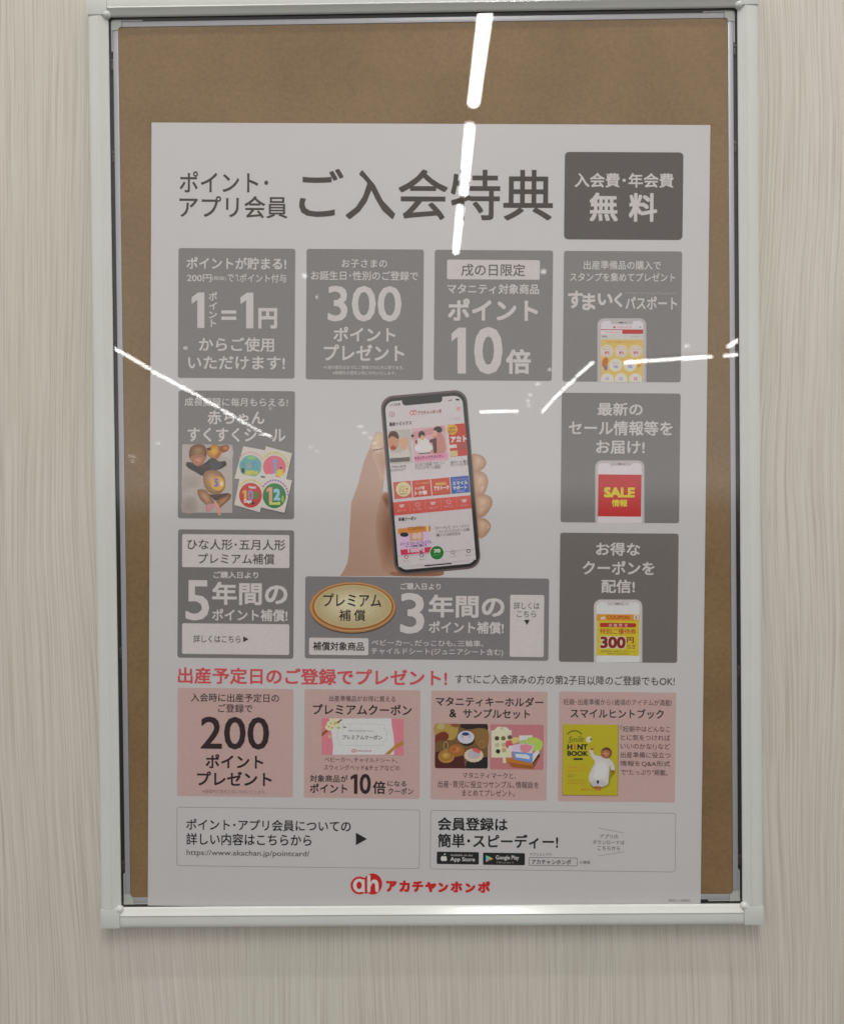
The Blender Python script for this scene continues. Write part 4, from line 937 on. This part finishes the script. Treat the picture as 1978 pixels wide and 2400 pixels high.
# ---- boxes at the foot and the logo
REF[0] = (.288, .018)
BX = '#6a6666'; BK = '#262221'
def outlined(V, X0, Y0, X1, Y1, label):
    a2 = Art(); a2.frame(V, X0, Y0, X1, Y1, BX, 1, 14, 2.6); return a2.build('outlined_box', poster, label)
p = outlined(Z7, 464, 98, 1700, 399, 'thin outlined box with the web address')
t_ = Art()
t_.text(Z7, 'ポイント･アプリ会員についての', 513, 156, 1350, 214, BK, 2, .006); t_.text(Z7, '詳しい内容はこちらから', 513, 227, 1150, 288, BK, 2, .006); t_.text(Z7, 'https://www.akachan.jp/pointcard/', 515, 312, 1140, 348, '#3c3836', 2); t_.poly(Z7, [(1376, 222), (1433, 254), (1376, 286)], '#191514', 2)
t_.build('lettering', p)
p = outlined(Z8, 104, 115, 1352, 416, 'thin outlined box with two black store badges')
t_ = Art()
t_.text(Z8, '会員登録は', 143, 145, 498, 213, BK, 2, .014); t_.text(Z8, '簡単･スピーディー!', 143, 230, 755, 301, BK, 2, .014)
t_.text(Z8, 'アプリストアで', 610, 326, 722, 342, '#383433', 2); t_.frame(Z8, 607, 349, 853, 391, '#383433', 2, 5, 2.4); t_.text(Z8, 'アカチャンホンポ', 620, 358, 820, 385, BK, 2, .010); t_.text(Z8, 'と検索', 865, 365, 918, 382, '#383433', 2)
t_.text(Z8, 'アプリの', 967, 230, 1060, 252, '#383433', 2); t_.text(Z8, 'ダウンロードは', 930, 260, 1092, 282, '#383433', 2); t_.text(Z8, 'こちらから', 957, 290, 1070, 312, '#383433', 2)
t_.line(Z8, 957, 198, 1090, 224, 2, '#5f5a59', 2); t_.line(Z8, 957, 341, 1095, 319, 2, '#5f5a59', 2)
t_.build('lettering', p)
s_ = Art(); s_.rect(Z8, 138, 320, 352, 383, '#120f10', 2, 6); SW_ = '#a29d9b'
s_.ell(Z8, 168, 354, 10, 13, SW_, 3, 18); s_.ell(Z8, 181, 354, 10, 13, SW_, 3, 18); s_.ell(Z8, 194, 350, 7, 7, '#120f10', 4, 14); s_.poly(Z8, [(174, 337), (176, 330), (183, 327), (181, 334)], SW_, 3)
s_.text(Z8, 'Available on the', 207, 331, 320, 342, '#8a8684', 3); s_.text(Z8, 'App Store', 207, 347, 332, 374, SW_, 3, .004)
s_.build('store_badge', p, 'black badge with an apple sign')
s_ = Art(); s_.rect(Z8, 373, 325, 586, 387, '#120f10', 2, 6)
s_.poly(Z8, [(388, 337), (388, 372), (404, 354)], '#4d93ae', 3); s_.poly(Z8, [(388, 337), (404, 354), (413, 348)], '#5f9468', 3); s_.poly(Z8, [(388, 372), (404, 354), (413, 361)], '#a2504c', 3); s_.poly(Z8, [(413, 348), (404, 354), (413, 361), (425, 355)], '#a8843c', 3)
s_.text(Z8, 'Google Play', 438, 338, 556, 365, SW_, 3, .004); s_.text(Z8, 'で手に入れよう', 440, 369, 528, 379, '#7d7977', 3)
s_.build('store_badge', p, 'black badge with a coloured triangle')
ZL = View(800, 2030, 4.34)
RD = '#941a20'
g_ = Art()
g_.ell(ZL, 185, 201, 91, 91, RD, 1, 40); g_.ell(ZL, 318, 186, 97, 108, RD, 1, 40)
g_.ell(ZL, 184, 201, 66, 70, '#a39e9e', 2, 32); g_.ell(ZL, 181, 199, 27, 38, RD, 3, 24); g_.rect(ZL, 214, 140, 240, 270, '#a39e9e', 2, 10); g_.poly(ZL, [(236, 120), (262, 120), (262, 285), (240, 285)], RD, 4)
g_.rect(ZL, 264, 92, 296, 272, '#a39e9e', 4, 14); g_.poly(ZL, [(292, 200), (310, 150), (350, 142), (376, 175), (378, 255), (362, 268), (346, 255), (344, 200), (332, 178), (312, 182), (298, 215)], '#a39e9e', 4, 4)
for ch, x0, y0, x1, y1 in (('ア', 455, 155, 562, 266), ('カ', 590, 150, 696, 268), ('チ', 722, 155, 832, 268), ('ャ', 852, 165, 966, 270), ('ン', 985, 172, 1086, 270), ('ホ', 1112, 160, 1232, 272), ('ン', 1260, 178, 1362, 274), ('ポ', 1388, 158, 1512, 276)):
    g_.text(ZL, ch, x0, y0, x1, y1, RD, 1, .045)
g_.build('logo', poster, 'red logo at the foot of the poster')
t_ = Art(); t_.text(Z8, '2022.1.10改訂', 1315, 560, 1428, 574, '#383433', 1)
t_.build('lettering', poster, 'tiny date at the bottom right corner of the poster')

# ------------------------------------------------------------------ ceiling lamps behind the viewer, seen mirrored in the clear cover
M_TUBE = lamp_material(TUBE_POWER)
M_SPOT = lamp_material(5.0)
M_HOUS = plain('white_lamp_housing', (0.75, 0.75, 0.73), 0.5)
CEIL = 3.5


def tube(a0, a1, wd, label, group):
    a0 = Vector((*a0, CEIL)); a1 = Vector((*a1, CEIL)); d = a1 - a0; L = d.length
    root = empty('tube_light', a0 + d / 2, (0, 0, math.atan2(d.y, d.x)))
    tag(root, label, 'ceiling light', group)
    bm = bmesh.new(); box(bm, -L / 2, L / 2, -wd * .45, wd * .45, .022, .06, .004, 1); link_bm('housing', bm, M_HOUS, root)
    bm = bmesh.new(); n = 14; rings = []
    for x, k in ((-L / 2, .25), (-L / 2 + wd * .12, .75), (-L / 2 + wd * .4, 1), (L / 2 - wd * .4, 1), (L / 2 - wd * .12, .75), (L / 2, .25)):
        rings.append([bm.verts.new((x, wd / 2 * k * math.cos(q * 2 * math.pi / n), wd * .4 * k * math.sin(q * 2 * math.pi / n))) for q in range(n)])
    for i in range(len(rings) - 1):
        for q in range(n): bm.faces.new((rings[i][q], rings[i + 1][q], rings[i + 1][(q + 1) % n], rings[i][(q + 1) % n]))
    bm.faces.new(rings[0][::-1]); bm.faces.new(rings[-1])
    bmesh.ops.recalc_face_normals(bm, faces=bm.faces[:])
    link_bm('tube', bm, M_TUBE, root, math.radians(60))


CR, LR, RR = 'middle row of ceiling tubes', 'left row of ceiling tubes', 'right row of ceiling tubes'
tube((.237, -2.90), (.225, -4.11), .066, 'white ceiling tube mirrored largest, on the brown board at the top', CR)
tube((.217, -4.396), (.220, -5.628), .060, 'white ceiling tube mirrored across the poster top edge and headline', CR)
tube((.208, -5.921), (.204, -7.229), .055, 'white ceiling tube mirrored just above the ten times panel', CR)
LEFT = [((-4.10, -10.4), (-4.177, -12.421), 'white ceiling tube mirrored as a tip at the left rail'), ((-4.171, -12.473), (-4.284, -14.307), 'white ceiling tube mirrored over the brown strip and poster edge at left'),
        ((-4.333, -14.615), (-4.395, -16.383), 'white ceiling tube mirrored in the poster margin left of the sleeping baby panel'), ((-4.412, -16.547), (-4.485, -18.515), 'white ceiling tube mirrored on the top left corner of the baby panel'),
        ((-4.537, -18.898), (-4.630, -20.919), 'white ceiling tube mirrored across the first line of the baby panel'), ((-4.659, -21.212), (-4.780, -23.545), 'white ceiling tube mirrored between first and second line of the baby panel'),
        ((-4.840, -23.990), (-4.914, -26.166), 'white ceiling tube mirrored across the second line of the baby panel'), ((-4.987, -26.679), (-5.078, -28.879), 'white ceiling tube mirrored between second and third line of the baby panel'),
        ((-5.125, -29.405), (-5.155, -31.417), 'smallest tube of the left row, mirrored on the third line of the baby panel')]
for a0, a1, lb in LEFT: tube(a0, a1, .041, lb, LR)
RIGHT_ROW = [((2.409, -14.135), (2.412, -15.907), 'white ceiling tube mirrored beside the stamp card phone'), ((2.431, -16.237), (2.444, -17.902), 'white ceiling tube mirrored at the foot of the stamp passport panel'),
             ((2.459, -18.245), (2.501, -20.112), 'white ceiling tube mirrored between the stamp panel and the sale panel'), ((2.523, -20.531), (2.586, -22.801), 'smallest tube of the right row, mirrored left of the sale panel')]
for a0, a1, lb in RIGHT_ROW: tube(a0, a1, .040, lb, RR)
tube((3.90, -10.9), (4.004, -12.682), .050, 'short tilted tube mirrored at the right rail above a flatter one', 'far ceiling tubes')
tube((4.049, -13.615), (2.875, -14.175), .048, 'long nearly level tube mirrored across the stamp card phone', 'far ceiling tubes')
tube((5.6, -12.5), (4.195, -13.583), .048, 'level tube mirrored cut off at the right rail', 'far ceiling tubes')
tube((1.110, -22.655), (2.000, -22.538), .055, 'short level tube mirrored to the right of the hand held phone', 'far ceiling tubes')

# small round downlights: faint flecks in the cover
bm = bmesh.new(); bmesh.ops.create_cone(bm, cap_ends=True, segments=20, radius1=.06, radius2=.06, depth=.03)
first = link_bm('downlight', bm, M_SPOT)
SPOTS = [(1.00, -7.95, .55), (1.85, -14.9, .7), (1.87, -16.93, 1), (1.92, -18.82, 1), (1.99, -20.08, .8), (2.13, -21.32, .8), (3.42, -12.55, .8), (-1.13, -8.01, .5), (-1.13, -8.95, .25),
         (-3.23, -12.2, .45), (-3.54, -21.09, .7), (-2.0, -27.01, 1.5), (-2.07, -29.71, 1.5), (-2.06, -32.44, 1.6), (-2.12, -35.82, 1.7), (-2.19, -39.0, 1.7), (-2.3, -41.67, 1.7),
         (-4.68, -37.7, 1.6), (-4.85, -41.44, 1.5), (-13.49, -44.23, 3.2), (-15.11, -49.85, 2.4), (-9.63, -34.31, 1.9)]
for i, (x, y, k) in enumerate(SPOTS):
    o = first if i == 0 else first.copy()
    if i: COL.objects.link(o)
    o.location = (x, y, CEIL); o.scale = (k * (.7 if i < 11 else .9), k * (.7 if i < 11 else .9), 1)
    tag(o, 'small round ceiling downlight, mirrored as one of the white flecks', 'downlight', 'ceiling downlights mirrored as flecks')
